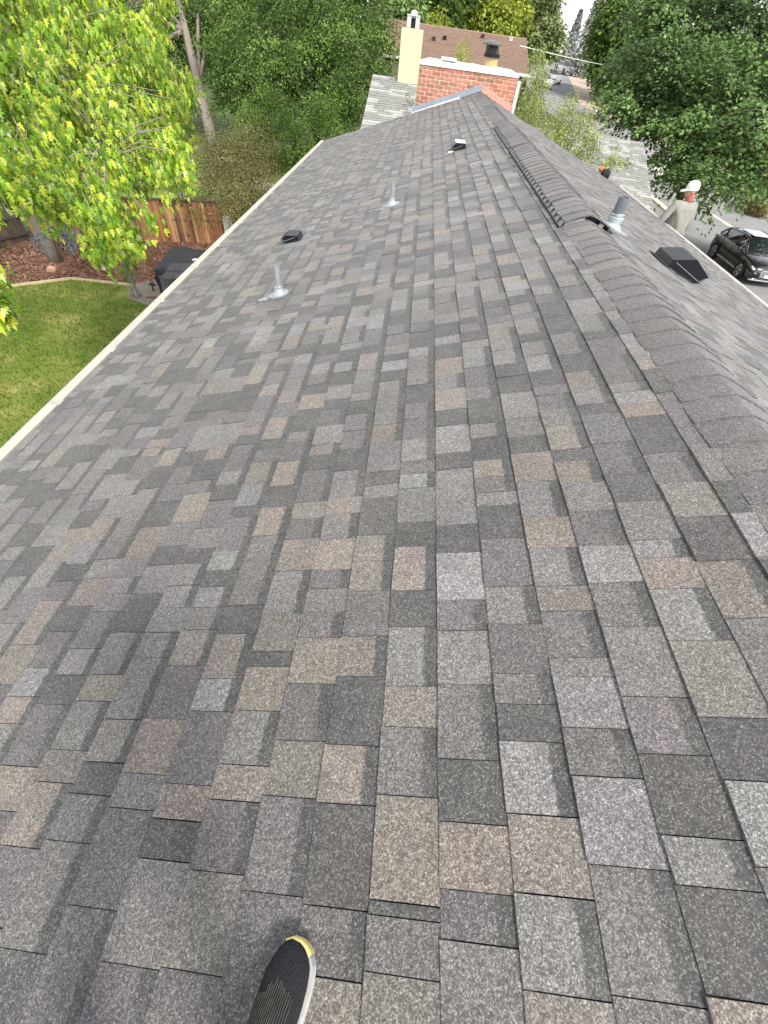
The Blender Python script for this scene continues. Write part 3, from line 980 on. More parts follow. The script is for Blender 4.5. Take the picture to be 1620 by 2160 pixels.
z0 = rng.uniform(-5.868, -5.84, n); tz = rng.normal(0, .015, n)
ca, sa = np.cos(a), np.sin(a)
q = lambda sx, sy, dz: np.stack([x + ca * L * sx - sa * b * sy, y + sa * L * sx + ca * b * sy, z0 + dz], 1)
V = np.stack([q(-1, -1, -tz), q(1, -1, tz), q(1, 1, tz + .004), q(-1, 1, -tz + .004)], 1).reshape(-1, 3)
T = (np.arange(n)[:, None, None] * 4 + np.array([[0, 1, 2], [0, 2, 3]])[None]).reshape(-1, 3)
CHIP = leaf_mat('bark_chip', [(.085, .043, .028), (.16, .082, .054), (.25, .14, .095), (.38, .25, .18)], .0, .05)
tag(tri_mesh('mulch', V, T, CHIP), 'red brown bark mulch chips under the fence', 'mulch', kind='stuff')

# ------------------------------------------------------------------ foliage tools
def norm(v):
    return v / np.maximum(np.linalg.norm(v, axis=-1, keepdims=True), 1e-9)


def maple_leaf():
    """Five-lobed blade: outline (lateral, along), fan from the middle; cupped and folded."""
    o = [(0, 0), (.10, .03), (.30, -.06), (.27, .06), (.46, .10), (.34, .20), (.20, .30), (.36, .36), (.58, .52), (.40, .53), (.30, .50), (.16, .50),
         (.24, .66), (.17, .70), (.13, .82), (0, 1.05)]
    out = o + [(-a, b) for a, b in o[-2:0:-1]]
    pts = [(0, .36)] + out
    P = np.array([(a * .86, b * 1.08, -1.15 * a * a - .34 * (b - .2) ** 2 + .12 * abs(a)) for a, b in pts])
    nO = len(out)
    T = np.array([(0, 1 + i, 1 + (i + 1) % nO) for i in range(nO)])
    return P, T


def lobed_leaf():
    o = [(0, 0), (.32, .05), (.24, .25), (.55, .45), (.26, .55), (0, 1.0), (-.26, .55), (-.55, .45), (-.24, .25), (-.32, .05)]
    P = np.array([(0, .38, .0)] + [(a, b, -.5 * a * a - .2 * (b - .3) ** 2) for a, b in o])
    T = np.array([(0, 1 + i, 1 + (i + 1) % len(o)) for i in range(len(o))])
    return P, T


def simple_leaf():
    P = np.array([(0, 0, 0), (.28, .42, -.06), (0, 1, -.12), (-.28, .42, -.06)])
    return P, np.array([(0, 1, 2), (0, 2, 3)])


MAPLE, LOBED, SIMPLE = maple_leaf(), lobed_leaf(), simple_leaf()


def leaf_verts(P, D, Nn, size, tmpl):
    D = norm(D); S = norm(np.cross(D, Nn)); Nn = np.cross(S, D)
    t = tmpl[0]
    V = P[:, None, :] + size[:, None, None] * (t[None, :, 0:1] * S[:, None, :] + t[None, :, 1:2] * D[:, None, :] + t[None, :, 2:3] * Nn[:, None, :])
    nV = len(t)
    T = (np.arange(len(P))[:, None, None] * nV + tmpl[1][None]).reshape(-1, 3)
    return V.reshape(-1, 3), T


def clump_leaves(centers, outs, per, spread, flat=.5, up=.8, droop=.35, size=(.1, .15)):
    n = len(centers) * per
    c = np.repeat(centers, per, 0); o = np.repeat(outs, per, 0)
    d = np.clip(rng.normal(0, 1, (n, 3)), -1.75, 1.75) * np.array([spread, spread, spread * flat])
    d[:, 2] -= (d[:, 0] ** 2 + d[:, 1] ** 2) / spread * .35
    P = c + d
    hz = d.copy(); hz[:, 2] = 0
    D = norm(hz + .02) * .8 + o * .3 + rng.normal(0, .35, (n, 3)) + np.array([0, 0, -droop])
    Nn = np.array([0, 0, up]) + o * .45 + rng.normal(0, .38, (n, 3))
    s = rng.uniform(size[0], size[1], n)
    return P, D, Nn, s


def shell_centers(blobs, density):
    C, O = [], []
    for (x, y, z, rx, ry, rz) in blobs:
        area = (rx * ry + ry * rz + rx * rz) / 3
        n = max(3, int(density * area))
        v = norm(rng.normal(0, 1, (n, 3)))
        r = np.where(rng.uniform(0, 1, n) < .74, rng.uniform(.78, 1.04, n), rng.uniform(.2, .72, n))
        C.append(np.array([x, y, z]) + v * r[:, None] * np.array([rx, ry, rz]))
        O.append(norm(v / np.array([rx, ry, rz])))
    return np.concatenate(C), np.concatenate(O)


def trunk_mesh(bm, base, top, r0, r1, bend=.15, seg=9, n=7):
    base = Vector(base); top = Vector(top)
    off = Vector((random.uniform(-1, 1), random.uniform(-1, 1), 0)) * bend
    pts, rad = [], []
    for i in range(n + 1):
        f = i / n
        p = base.lerp(top, f) + off * math.sin(f * math.pi) + Vector((random.gauss(0, .02), random.gauss(0, .02), 0)) * (0 if i in (0, n) else 1)
        pts.append(p); rad.append(r0 + (r1 - r0) * f + (r0 * .35 * (1 - f * 6) if f < .16 else 0))
    tube(bm, pts, rad, seg)
    return pts


BARK_GREY = mat('grey_bark', (.23, .195, .165), .9, var=.4, scale=9, bump=.8, bscale=30, stretch=(3, 3, .7))
BARK_DARK = mat('dark_brown_bark', (.06, .045, .035), .9, var=.4, scale=9, bump=.8, bscale=30, stretch=(3, 3, .7))


def tree(name, label, cat, blobs, base, density, per, spread, size, lm, bark, tmpl=SIMPLE, group=None, r0=.2, flat=.5, up=.8, droop=.35, singles=0, limbs=True, top=None):
    t = thing(name, label, cat, tuple(base), 0, group)
    off = np.array(base)
    C, O = shell_centers(blobs, density)
    P, D, Nn, s = clump_leaves(C, O, per, spread, flat, up, droop, size)
    K = np.repeat(rng.choice([-.5, -.3, -.1, .1, .25], len(C)), per)
    if singles:
        q = (P - CAM) @ R.T
        px = 810 + F_PX * q[:, 0] / q[:, 2]; py = 1080 + F_PX * q[:, 1] / q[:, 2]
        sc_ = np.where((q[:, 2] > .5) & (px > 0) & (px < 1620) & (py > 0) & (py < 1100), s / q[:, 2], 0)
        idx = np.argsort(-sc_)[:singles]
        one_leaves(t, P[idx], D[idx], Nn[idx], s[idx], tmpl, lm, off)
        keep = np.ones(len(P), bool); keep[idx] = False
        P, D, Nn, s, K = P[keep], D[keep], Nn[keep], s[keep], K[keep]
    V, T = leaf_verts(P, D, Nn, s, tmpl)
    cr = tri_mesh('crown', V - off, T, lm, t, clump=np.repeat(K, len(tmpl[0])))
    bm = bmesh.new()
    cz = np.mean([b[2] for b in blobs]); cx = np.mean([b[0] for b in blobs]); cy = np.mean([b[1] for b in blobs])
    tp = Vector(top) if top is not None else Vector((cx, cy, max(cz, base[2] + .5)))
    pts = trunk_mesh(bm, Vector((0, 0, -.1)), tp - Vector(base), r0, r0 * .35)
    if limbs:
        for b in blobs:
            e = Vector(b[:3]) - Vector(base)
            st = pts[random.randrange(3, 6)]
            mid = st.lerp(e, .5) + Vector((0, 0, .12 * (e - st).length))
            tube(bm, [st, mid, e], [r0 * .38, r0 * .25, r0 * .08], 6)
    bm_obj('trunk', bm, bark, t, smooth=True)
    return t


leaf_cache = {}


def one_leaves(root, P, D, Nn, s, tmpl, lm, off):
    """Single leaves as parts; they share one blade mesh."""
    key = (id(tmpl), lm.name)
    if key not in leaf_cache:
        me = bpy.data.meshes.new('leaf')
        me.from_pydata([tuple(v) for v in tmpl[0]], [], [tuple(int(i) for i in f) for f in tmpl[1]])
        me.materials.append(lm)
        leaf_cache[key] = me
    D = norm(D); S = norm(np.cross(D, Nn)); N2 = np.cross(S, D)
    for i in range(len(P)):
        o = bpy.data.objects.new('leaf', leaf_cache[key])
        link(o, root)
        m = np.eye(4)
        m[:3, 0] = S[i] * s[i]; m[:3, 1] = D[i] * s[i]; m[:3, 2] = N2[i] * s[i]; m[:3, 3] = P[i] - off
        o.matrix_local = Matrix(m.tolist())


# ------------------------------------------------------------------ the big silver maple at the left
LM_MAPLE = leaf_mat('yellow_green_maple_leaf', [(.12, .24, .035), (.18, .34, .045), (.26, .44, .05), (.42, .58, .07), (.70, .74, .09), (.52, .66, .26)], .42, .5)  # yellow top stop paints bright highlights into the leaf colour
mb = np.array([-13.6, 16.57, -5.9])
maple = thing('maple_tree', 'large maple with drooping yellow green leaves overhanging the lawn at left', 'tree', tuple(mb))
sprays = []


def edge_x(py):      # right limit of the crown for a height in the picture
    return float(np.interp(py, [-80, 0, 60, 90, 120, 160, 195, 225, 275, 320, 350, 400, 440, 470, 520, 560, 600, 660],
                           [400, 360, 345, 375, 345, 395, 425, 385, 435, 385, 420, 335, 330, 300, 300, 60, 15, 10]))


for gy in range(-90, 560, 31):
    for gx in range(-120, 440, 33):
        for lay in range(2):
            px, py = gx + random.uniform(-16, 16), gy + random.uniform(-15, 15)
            if px > edge_x(py) - 5 or (py > 440 and px < 190) or (py > 405 and px < 70):
                continue
            d = 5.0 + 5.6 * (px / 450.0) * .55 + 5.6 * max(0, (450 - py) / 450.0) * .34 + (random.uniform(-.4, .4) if lay == 0 else random.uniform(.7, 2.3))
            if lay == 1 and random.random() < .35:
                continue
            if math.sin(px * .023 + 1.3) * math.sin(py * .029 + px * .007) > (.42 if lay == 0 else .30):
                continue
            sprays.append((at(px, py, d), 1.0))
for px, py, d in ((-26, 590, 4.6), (-36, 612, 4.5), (-22, 622, 4.55), (-30, 640, 4.5), (-12, 640, 4.6), (-60, 590, 4.7), (-80, 620, 4.5), (-46, 565, 4.8)):
    sprays.append((at(px, py, d), .75))
for i in range(110):  # the rest of the crown, out of frame
    sprays.append((np.array([rng.uniform(-15, -9), rng.uniform(7.5, 18), rng.uniform(-.3, 2.2)]), 1.2))
Pl, Dl, Nl, Sl, Kl, tw = [], [], [], [], [], []
for c, k_ in sprays:
    nl = int(random.randint(66, 88))
    lean = np.array([random.gauss(.12, .12), random.gauss(-.12, .12), -.5]) * k_
    st = c - lean * .5
    tw.append((st, c + lean * .5))
    f = rng.uniform(0, 1, nl)
    p = st + lean * f[:, None] + rng.normal(0, .105 * k_, (nl, 3)) * np.array([1, 1, .6])
    Pl.append(p)
    Dl.append(np.array([.15, -.12, -1.0]) + rng.normal(0, .30, (nl, 3)))
    Nl.append(np.array([.25, -.1, .5]) + rng.normal(0, .8, (nl, 3)))
    Sl.append(rng.uniform(.06, .125, nl))
    Kl.append(np.full(nl, random.choice((-.4, -.2, -.05, .05, .15, .25))))
Pl, Dl, Nl, Sl, Kl = map(np.concatenate, (Pl, Dl, Nl, Sl, Kl))
q = (Pl - CAM) @ R.T
px = 810 + F_PX * q[:, 0] / q[:, 2]; py = 1080 + F_PX * q[:, 1] / q[:, 2]
scr = np.where((q[:, 2] > .5) & (px > 0) & (py > 0) & (px < 700), Sl / q[:, 2], 0)
idx = np.argsort(-scr)[:300]
one_leaves(maple, Pl[idx], Dl[idx], Nl[idx], Sl[idx], MAPLE, LM_MAPLE, mb)
kp = np.ones(len(Pl), bool); kp[idx] = False
V, T = leaf_verts(Pl[kp], Dl[kp], Nl[kp], Sl[kp], MAPLE)
tag(tri_mesh('crown', V - mb, T, LM_MAPLE, maple, clump=np.repeat(Kl[kp], len(MAPLE[0]))), kind='stuff')
bm = bmesh.new()
bt = bmesh.new()
B = Vector(mb)
pts = trunk_mesh(bm, (0, 0, -.1), (-.35, -.6, 4.6), .20, .15, .1, 12)
limb_ends = [at(120, 90, 8.2), at(250, 60, 9.5), at(60, 300, 6.8), at(230, 330, 7.3), at(380, 200, 9.6), at(-40, 120, 7.4), at(160, 200, 7.8), np.array([-14, 11, 3.2]), np.array([-11, 17, 3.5])]
lp = []
for e in limb_ends:
    e = Vector(e) - B
    s0 = pts[random.choice((5, 6, 7))]
    m1 = s0.lerp(e, .35) + Vector((0, 0, 1.3)); m2 = s0.lerp(e, .72) + Vector((0, 0, .9))
    tube(bm, [s0, m1, m2, e], [.13, .085, .05, .02], 8)
    lp += [m1, m2, e]
for st, en in tw:
    st = Vector(st) - B; en = Vector(en) - B
    near = min(lp, key=lambda v: (v - st).length)
    if (near - st).length < 2.2:
        tube(bt, [near, near.lerp(st, .5) + Vector((0, 0, .12)), st, en], [.013, .009, .006, .003], 4, cap=False)
    else:
        tube(bt, [st + Vector((-.25, .3, .25)), st, en], [.007, .005, .003], 4, cap=False)
bm_obj('trunk', bm, BARK_GREY, maple, smooth=True)
tag(bm_obj('twigs', bt, BARK_GREY, maple, smooth=True), kind='stuff')

# ------------------------------------------------------------------ other trees
def bl(px, py, d, rx, ry=None, rz=None):
    p = at(px, py, d)
    return (p[0], p[1], p[2], rx, ry or rx, rz or rx)


def gbase(x, y):
    return (float(x), float(y), gz(y))


LM_DARK = leaf_mat('dark_green_leaf', [(.055, .115, .024), (.09, .165, .033), (.135, .22, .045), (.20, .29, .07)], .22, .5)
LM_MID = leaf_mat('mid_green_leaf', [(.06, .12, .022), (.09, .16, .028), (.12, .20, .04), (.16, .25, .06)], .35, .4)
LM_OLIVE = leaf_mat('olive_shrub_leaf', [(.13, .14, .05), (.19, .20, .07), (.25, .25, .10), (.28, .23, .12)], .3, .3)
LM_YELLOW = leaf_mat('yellow_green_leaf', [(.20, .27, .05), (.30, .36, .06), (.42, .45, .07), (.26, .34, .08)], .35, .3)
LM_PALE = leaf_mat('pale_green_leaf', [(.18, .28, .10), (.24, .34, .12), (.30, .40, .15), (.20, .29, .09)], .35, .3)
LM_SHRUB = leaf_mat('light_shrub_leaf', [(.20, .26, .07), (.30, .36, .10), (.40, .46, .15), (.52, .54, .28)], .38, .4)
LM_RMAPLE = leaf_mat('broad_dark_maple_leaf', [(.08, .15, .045), (.12, .21, .06), (.165, .265, .08), (.23, .34, .12)], .25, .6)
LM_GREY = leaf_mat('grey_spruce_needle', [(.24, .25, .24), (.32, .33, .31), (.40, .41, .39)], .15, .2)
LM_BLUE = leaf_mat('blue_spruce_needle', [(.11, .16, .20), (.17, .23, .28), (.24, .31, .36)], .15, .2)
LM_PINE = leaf_mat('pine_needle', [(.11, .16, .06), (.16, .21, .08), (.23, .26, .10), (.15, .20, .09)], .25, .2)

# big dark trees behind the left yard
tree('broadleaf_tree', 'tall dense dark green tree standing behind the olive shrub', 'tree',
     [bl(620, 70, 23, 2.9), bl(720, 150, 22.5, 2.3), bl(760, 40, 24, 2.2), bl(790, 150, 23, 1.25), bl(560, 160, 22.5, 2.0), bl(500, 60, 24, 2.4), bl(660, -40, 24, 3.0), bl(700, 215, 21.5, 1.5, None, 1.2), bl(500, 180, 23, 1.5), bl(810, 90, 23.5, .9)],
     gbase(-6.3, 32), 7.5, 240, .50, (.11, .19), LM_DARK, BARK_DARK, SIMPLE, 'trees behind the back yard', r0=.28, flat=.3, up=1.2)
tree('broadleaf_tree', 'bright green bushy tree low beside the far end of the left gutter', 'tree',
     [bl(610, 275, 19.5, 1.35), bl(680, 260, 20, 1.1), bl(560, 250, 20, 1.2), bl(640, 310, 19, .9)],
     gbase(-6.3, 26.5), 16, 190, .32, (.08, .13), LM_MID, BARK_DARK, SIMPLE, 'trees behind the back yard', r0=.12, flat=.35, up=1.1)
tree('leaning_tree', 'dark tree with a leaning grey trunk above the yellow maple branches', 'tree',
     [bl(330, 30, 27, 3.0), bl(430, -20, 28, 2.8), bl(300, 150, 27, 2.6), bl(450, 90, 27.5, 1.9), bl(230, 60, 26, 3.0)],
     tuple(at(455, 300, 26.5) * np.array([1, 1, 0]) + np.array([0, 0, -5.9])), 15, 100, .5, (.13, .22), LM_DARK, BARK_GREY, SIMPLE, 'trees behind the back yard', r0=.40, top=at(360, -60, 25.5))
tree('broadleaf_tree', 'shadowy dark tree glimpsed through the maple at the left edge', 'tree',
     [bl(120, 150, 24, 3.6), bl(30, 260, 23, 3.0), bl(200, 300, 22, 2.3, None, 1.8), bl(-60, 60, 24, 4.0), bl(300, 330, 22, 1.5)],
     gbase(-18, 26), 26, 40, .42, (.15, .24), LM_DARK, BARK_DARK, SIMPLE, 'trees behind the back yard', r0=.3)
tree('olive_shrub', 'wide twiggy olive green shrub just behind the wooden fence', 'shrub',
     [bl(500, 345, 18.5, 1.45, None, 1.15), bl(545, 395, 17.8, 1.1, None, .9), bl(445, 330, 18.8, .95), bl(470, 405, 17.8, .95), bl(550, 315, 19, .9), bl(420, 425, 17.6, .7), bl(500, 430, 17.0, .8), bl(510, 290, 19.0, .7)],
     tuple(np.append(at(520, 440, 18.5)[:2], -5.9)), 150, 46, .20, (.045, .09), LM_OLIVE, BARK_DARK, SIMPLE, None, r0=.07, flat=.9, up=.4)
tree('blue_spruce', 'small blue green spruce half hidden behind the maple leaves', 'tree',
     [bl(120, 462, 13.6, .42, None, .5), bl(85, 505, 13.2, .25), bl(150, 500, 13.6, .3)],
     (-14.3, 18.0, -5.9), 160, 40, .10, (.035, .07), LM_BLUE, BARK_GREY, SIMPLE, None, r0=.05)
# the dark maple at the right
tree('street_maple', 'big dark green maple beside the street at the right edge', 'tree',
     [bl(1364, 150, 19.75, 1.688), bl(1368, 205, 19.0, 1.188), bl(1430, 60, 20.25, 2.25), bl(1450, 220, 18.75, 2.0), bl(1450, 322, 18.25, 1.188), bl(1540, 130, 19.5, 2.5), bl(1540, 300, 18.0, 1.875), bl(1500, 385, 17.5, 0.938, None, 0.75),
      bl(1600, 360, 17.75, 1.188), bl(1640, 240, 18.5, 2.0), bl(1500, -40, 20.75, 2.75), bl(1650, 40, 20.0, 3.0), bl(1740, 260, 18.75, 2.75), bl(1388, 50, 21.0, 1.375), bl(1405, 235, 20.62, 1.25), bl(1336, 185, 19.75, 0.75)],
     (14.6, 29.5, -5.9), 9.5, 150, .48, (.12, .20), LM_RMAPLE, BARK_DARK, LOBED, None, r0=.30, flat=.26, up=1.3, droop=.3, singles=300, top=(14.3, 29.9, .4))
# wispy shrub between chimney and garage
tree('wispy_shrub', 'light green wispy shrub rising beyond the roof, right of the chimney', 'shrub',
     [bl(1125, 215, 15.5, .62, None, .85), bl(1135, 170, 15.8, .30, None, .7), bl(1185, 265, 15.0, .62, None, .7), bl(1215, 290, 14.6, .52, None, .6), bl(1240, 245, 15, .16, None, .6), bl(1200, 225, 15.6, .16, None, .5), bl(1252, 290, 14.4, .26, None, .4), bl(1128, 130, 16.2, .2, None, .5), bl(1160, 300, 14.6, .5), bl(1240, 318, 14.2, .35)],
     (4.9, 19.6, -5.9), 260, 26, .13, (.045, .085), LM_SHRUB, BARK_GREY, SIMPLE, None, r0=.08, flat=.9, up=.5)
tree('hanging_branch_shrub', 'small leafy shrub spilling over the low grey garage roof', 'shrub',
     [bl(1295, 340, 13.6, .26, None, .12), bl(1275, 345, 13.4, .14), bl(1322, 343, 13.8, .15, None, .08), bl(1300, 318, 13.9, .07, None, .2)],
     (5.9, 17.4, -5.9), 500, 26, .07, (.04, .075), LM_SHRUB, BARK_GREY, SIMPLE, None, r0=.04, flat=.8, up=.5)
tree('weedy_sapling', 'thin yellowish sapling poking up right behind the brick chimney', 'sapling',
     [bl(972, 112, 12.6, .18, None, .16), bl(962, 98, 12.7, .07, None, .2), bl(985, 92, 12.7, .06, None, .22), bl(975, 118, 12.4, .2, None, .1)],
     (.55, 16.6, -5.9), 420, 22, .05, (.035, .06), LM_YELLOW, BARK_GREY, SIMPLE, None, r0=.03, flat=.9, up=.5)
tree('weedy_sapling', 'sprig of dark weed growing at the left end of the flashing', 'sapling',
     [bl(868, 218, 12.5, .07, None, .09), bl(858, 200, 12.6, .05, None, .08)],
     (-.9, 14.2, -5.9), 600, 22, .035, (.03, .05), LM_MID, BARK_GREY, SIMPLE, None, r0=.02, flat=.9, up=.5)

# trees in the distance
far = [
 ('round light green tree behind the brown roof, left end', [bl(845, 20, 40, 2.2), bl(880, 5, 42, 2.0), bl(870, -40, 42, 3)], (-4, 56), LM_PALE),
 ('leafy mid green tree behind the brown roof, beside the metal chimney cap', [bl(925, 25, 42, 2.0), bl(960, 10, 44, 2.2), bl(930, -50, 44, 3)], (1, 60), LM_MID),
 ('small bright yellow green tree over the brown ridge', [bl(925, 45, 39, .55, None, .8)], (.6, 52), LM_YELLOW),
 ('tall yellow green tree behind the brown roof, right of the pale tree', [bl(1020, 30, 46, 2.1), bl(1050, 55, 45, 1.9), bl(1035, -30, 47, 2.8), bl(1000, 60, 45, 1.2)], (6, 66), LM_YELLOW),
 ('bright yellow column shaped tree at the middle of the tree line', [bl(1085, 20, 48, 1.1, None, 3.2), bl(1095, 60, 47, 1.1, None, 2.0)], (10, 68), LM_YELLOW),
 ('ragged olive pine left of the open sky', [bl(1140, 20, 50, 1.7, None, 2.4), bl(1150, 75, 48, 1.5, None, 1.7), bl(1118, 85, 47, 1.2), bl(1152, -20, 52, 1.7, None, 3)], (14, 70), LM_PINE),
 ('soft green willow right of the grey spruce', [bl(1300, 70, 60, 3.0, None, 3.5), bl(1290, 120, 62, 2.0, None, 2.4), bl(1330, 20, 60, 2.8, None, 3.2), bl(1310, 160, 52, 1.6), bl(1290, 30, 64, 1.8, None, 2.6)], (27, 84), LM_MID),
 ('dark bush standing on the green bank at the bend', [bl(1238, 140, 95, 2.6, None, 2.0), bl(1256, 148, 92, 2.0, None, 1.8)], (36, 134), LM_MID),
]
for lab, blobs, (bx, by), lm in far:
    s = np.mean([np.linalg.norm(np.array(b[:3]) - CAM) for b in blobs]) / 50.0
    c = np.mean([b[:2] for b in blobs], 0)
    tree('distant_tree', lab, 'tree', blobs, gbase(c[0], c[1] + 1), 34 / max(s, .8), 34, .42 * max(s, .9), (.22 * max(s, .9), .38 * max(s, .9)), lm, BARK_DARK, SIMPLE, 'trees in the distance', r0=.22)


def conifer(label, base, h, r, lm, n):
    t = thing('spruce_tree', label, 'tree', base, 0, 'trees in the distance')
    b = np.array(base)
    f = rng.uniform(0, 1, n) ** .8
    a = rng.uniform(0, 6.283, n)
    rr = r * (1 - f) * (.55 + .45 * np.sin(f * 60 + a * 2) ** 2) * rng.uniform(.5, 1.05, n) + .1
    P = np.stack([rr * np.cos(a), rr * np.sin(a), .5 + f * h - .15 * rr], 1)
    D = np.stack([np.cos(a), np.sin(a), rng.uniform(-.9, .1, n)], 1)
    Nn = np.stack([np.cos(a) * .3, np.sin(a) * .3, np.ones(n)], 1) + rng.normal(0, .3, (n, 3))
    s = rng.uniform(.3, .65, n)
    V, T = leaf_verts(P, D, Nn, s, SIMPLE)
    tri_mesh('crown', V, T, lm, t)
    bm = bmesh.new(); tube(bm, [(0, 0, -.2), (0, 0, h * .5), (0, 0, h * .97)], [.3, .16, .03], 7)
    bm_obj('trunk', bm, BARK_DARK, t)


p = at(1222, 140, 88); conifer('tall grey spruce against the open sky at the end of the street', (p[0], p[1], gz(p[1])), 13.5, 2.9, LM_GREY, 4200)
p = at(1195, 130, 96); conifer('shorter grey spruce just left of the tall grey one', (p[0], p[1], gz(p[1])), 9.0, 2.4, LM_GREY, 2600)
p = at(1345, 60, 70); conifer('dark conifer between the willow and the street maple', (p[0], p[1], gz(p[1])), 15, 3.6, LM_PINE, 5200)
# backdrop woods far beyond
wv = []
for i in range(60):
    xx = -110 + i * 4.2 + random.uniform(-2, 2)
    if 40 < xx < 62:
        continue
    yy = 175 + random.uniform(0, 50)
    wv.append((xx, yy, gz(yy) + 4.0, 5, 5, 5.5))
C, O = shell_centers(wv, 2.0)
P, D, Nn, s = clump_leaves(C, O, 22, 1.3, .6, .7, .3, (.7, 1.3))
V, T = leaf_verts(P, D, Nn, s, SIMPLE)
tag(tri_mesh('woods', V, T, LM_MID), 'far green woods closing the view behind the houses', 'woods', kind='stuff')
# roadside flowers and shrubs across the street
tree('flowering_bush', 'green bush with pale flowers on the tan bank across the street', 'bush',
     [bl(1600, 408, 33, 1.0, None, .8), bl(1618, 425, 32, .9, None, .7), bl(1585, 400, 34, .7)], tuple(np.append(at(1600, 425, 33)[:2], -5.9)), 90, 30, .22, (.09, .16), LM_SHRUB, BARK_DARK, SIMPLE, None, r0=.05)
tree('reddish_bush', 'low reddish brown bush in front of the flowering bush', 'bush',
     [bl(1585, 428, 32.5, .9, None, .45), bl(1603, 434, 32, .8, None, .4)], tuple(np.append(at(1590, 436, 32)[:2], -5.9)), 110, 28, .2, (.07, .12),
     leaf_mat('reddish_leaf', [(.12, .05, .03), (.18, .08, .045), (.10, .10, .04)], .25, .2), BARK_DARK, SIMPLE, None, r0=.04)

# ------------------------------------------------------------------ neighbouring buildings
BROWN_ROOF = mat('brown_roof_shingle', (.235, .155, .115), .9, var=.2, scale=3, bump=.3, bscale=30)
STUCCO = mat('cream_stucco', (.66, .56, .34), .9, var=.1, scale=8, bump=.25, bscale=90)
PALE_SHINGLE = [mat('pale_grey_shingle', (.25, .25, .235), .9, var=.3, scale=9, bump=.3), mat('white_grey_shingle', (.34, .34, .32), .9, var=.3, scale=9, bump=.3), mat('mid_grey_shingle', (.20, .205, .19), .9, var=.3, scale=9, bump=.3)]


def gable_house(label, x0, x1, ye, yr, ze, zr, roof_m, cat='house', mats=None, exposure=.143, vents=(), tabw=.3):
    """House with the ridge along x, eave at ye towards the camera."""
    H = thing('neighbour_house' if cat == 'house' else 'garage', label, cat, ((x0 + x1) / 2, yr, -5.9))
    o = Vector(H.location)
    yb = 2 * yr - ye
    bm = bmesh.new()
    box(bm, Vector(((x0 + x1) / 2, yr, (ze - .25 - 5.9) / 2)) - o, (x1 - x0 - .6, yb - ye - .9, ze - .25 + 5.9))
    A = [bm.verts.new(Vector((x, y, z)) - o) for x in (x0 + .3, x1 - .3) for y, z in ((ye + .45, ze - .26), (yb - .45, ze - .26), (yr, zr - .18))]
    bm.faces.new(A[:3]); bm.faces.new(A[3:])
    bm_obj('wall', bm, SIDING, H)
    slope = math.hypot(yr - ye, zr - ze)
    dirv = Vector((0, yr - ye, zr - ze)).normalized()
    nrm_ = Vector((0, -dirv.z, dirv.y))
    bm = bmesh.new()
    for s in (1, -1):
        P = [Vector((x0, yr - s * (yr - ye), ze)), Vector((x1, yr - s * (yr - ye), ze)), Vector((x1, yr, zr)), Vector((x0, yr, zr))]
        v = [bm.verts.new(p - o) for p in P] + [bm.verts.new(p - o - Vector((0, 0, .14))) for p in P]
        for f in ((0, 1, 2, 3), (7, 6, 5, 4), (0, 4, 5, 1), (1, 5, 6, 2), (3, 2, 6, 7), (0, 3, 7, 4)):
            bm.faces.new([v[i] for i in f])
    rf = bm_obj('roof', bm, roof_m, H)
    bm = bmesh.new()
    box(bm, Vector(((x0 + x1) / 2, ye - .05, ze - .06)) - o, (x1 - x0 + .04, .11, .12))
    bm_obj('gutter', bm, WHITE, H)
    # courses as thin steps
    nC = int(slope / exposure)
    groups = [[] for _ in (mats or [roof_m])]
    for c in range(nC):
        xx = x0 + .004
        while xx < x1 - .004:
            w = min(tabw * random.uniform(.5, 1.6), x1 - .004 - xx)
            gI = random.randrange(len(groups))
            b = Vector((xx, ye, ze)) + dirv * (c * exposure)
            T = .014 + random.uniform(0, .006)
            p = [b + nrm_ * .002, b + Vector((w - .004, 0, 0)) + nrm_ * .002, b + Vector((w - .004, 0, 0)) + nrm_ * T, b + nrm_ * T,
                 b + Vector((w - .004, 0, 0)) + dirv * (exposure + .01) + nrm_ * .003, b + dirv * (exposure + .01) + nrm_ * .003]
            groups[gI].append([q_ - o for q_ in p])
            xx += w
    for gI, g in enumerate(groups):
        V, Fc = [], []
        for p in g:
            k0 = len(V); V += p
            Fc += [(k0, k0 + 1, k0 + 2, k0 + 3), (k0 + 3, k0 + 2, k0 + 4, k0 + 5)]
        ob = mesh_obj('roof_shingles', V, Fc, (mats or [roof_m])[gI], H)
        ob['kind'] = 'stuff'
    return H, o


nb, no = gable_house('neighbour house with a long brown shingle roof beyond the chimney', -3.4, 6.0, 38.0, 42.9, -.03, 1.435, BROWN_ROOF, tabw=.8, exposure=.2)
for (xx, f, c_) in ((-.2, .55, DARK_METAL), (.5, .62, BLACK_METAL), (3.0, .82, DARK_METAL), (4.9, .86, WHITE)):
    p = Vector((xx, 38 + 4.9 * f, -.03 + 1.465 * f)) - no
    bm = bmesh.new()
    box(bm, p + Vector((0, 0, .07)), (.22, .2, .14)); box(bm, p + Vector((0, -.03, .15)), (.28, .26, .03))
    bm_obj('roof_vent', bm, c_, nb)
lr, lo = gable_house('low pale grey roof left of the brick chimney carrying the stucco chimney', -2.12, -.2, 15.6, 19.6, -1.22, .02, PALE_SHINGLE[0], mats=PALE_SHINGLE, tabw=.35)
sc_ch = thing('stucco_chimney', 'tall cream stucco chimney with a metal cap left of the brick one', 'chimney', (-.96, 19.5, -5.9))
so = Vector(sc_ch.location)
bm = bmesh.new(); box(bm, Vector((-.955, 19.62, -2.4)) - so, (.66, .62, 7.0)); bm_obj('shaft', bm, STUCCO, sc_ch, bevel=.01)
GALV = mat('galvanised_metal', (.62, .62, .62), .4, metal=.5)
bm = bmesh.new()
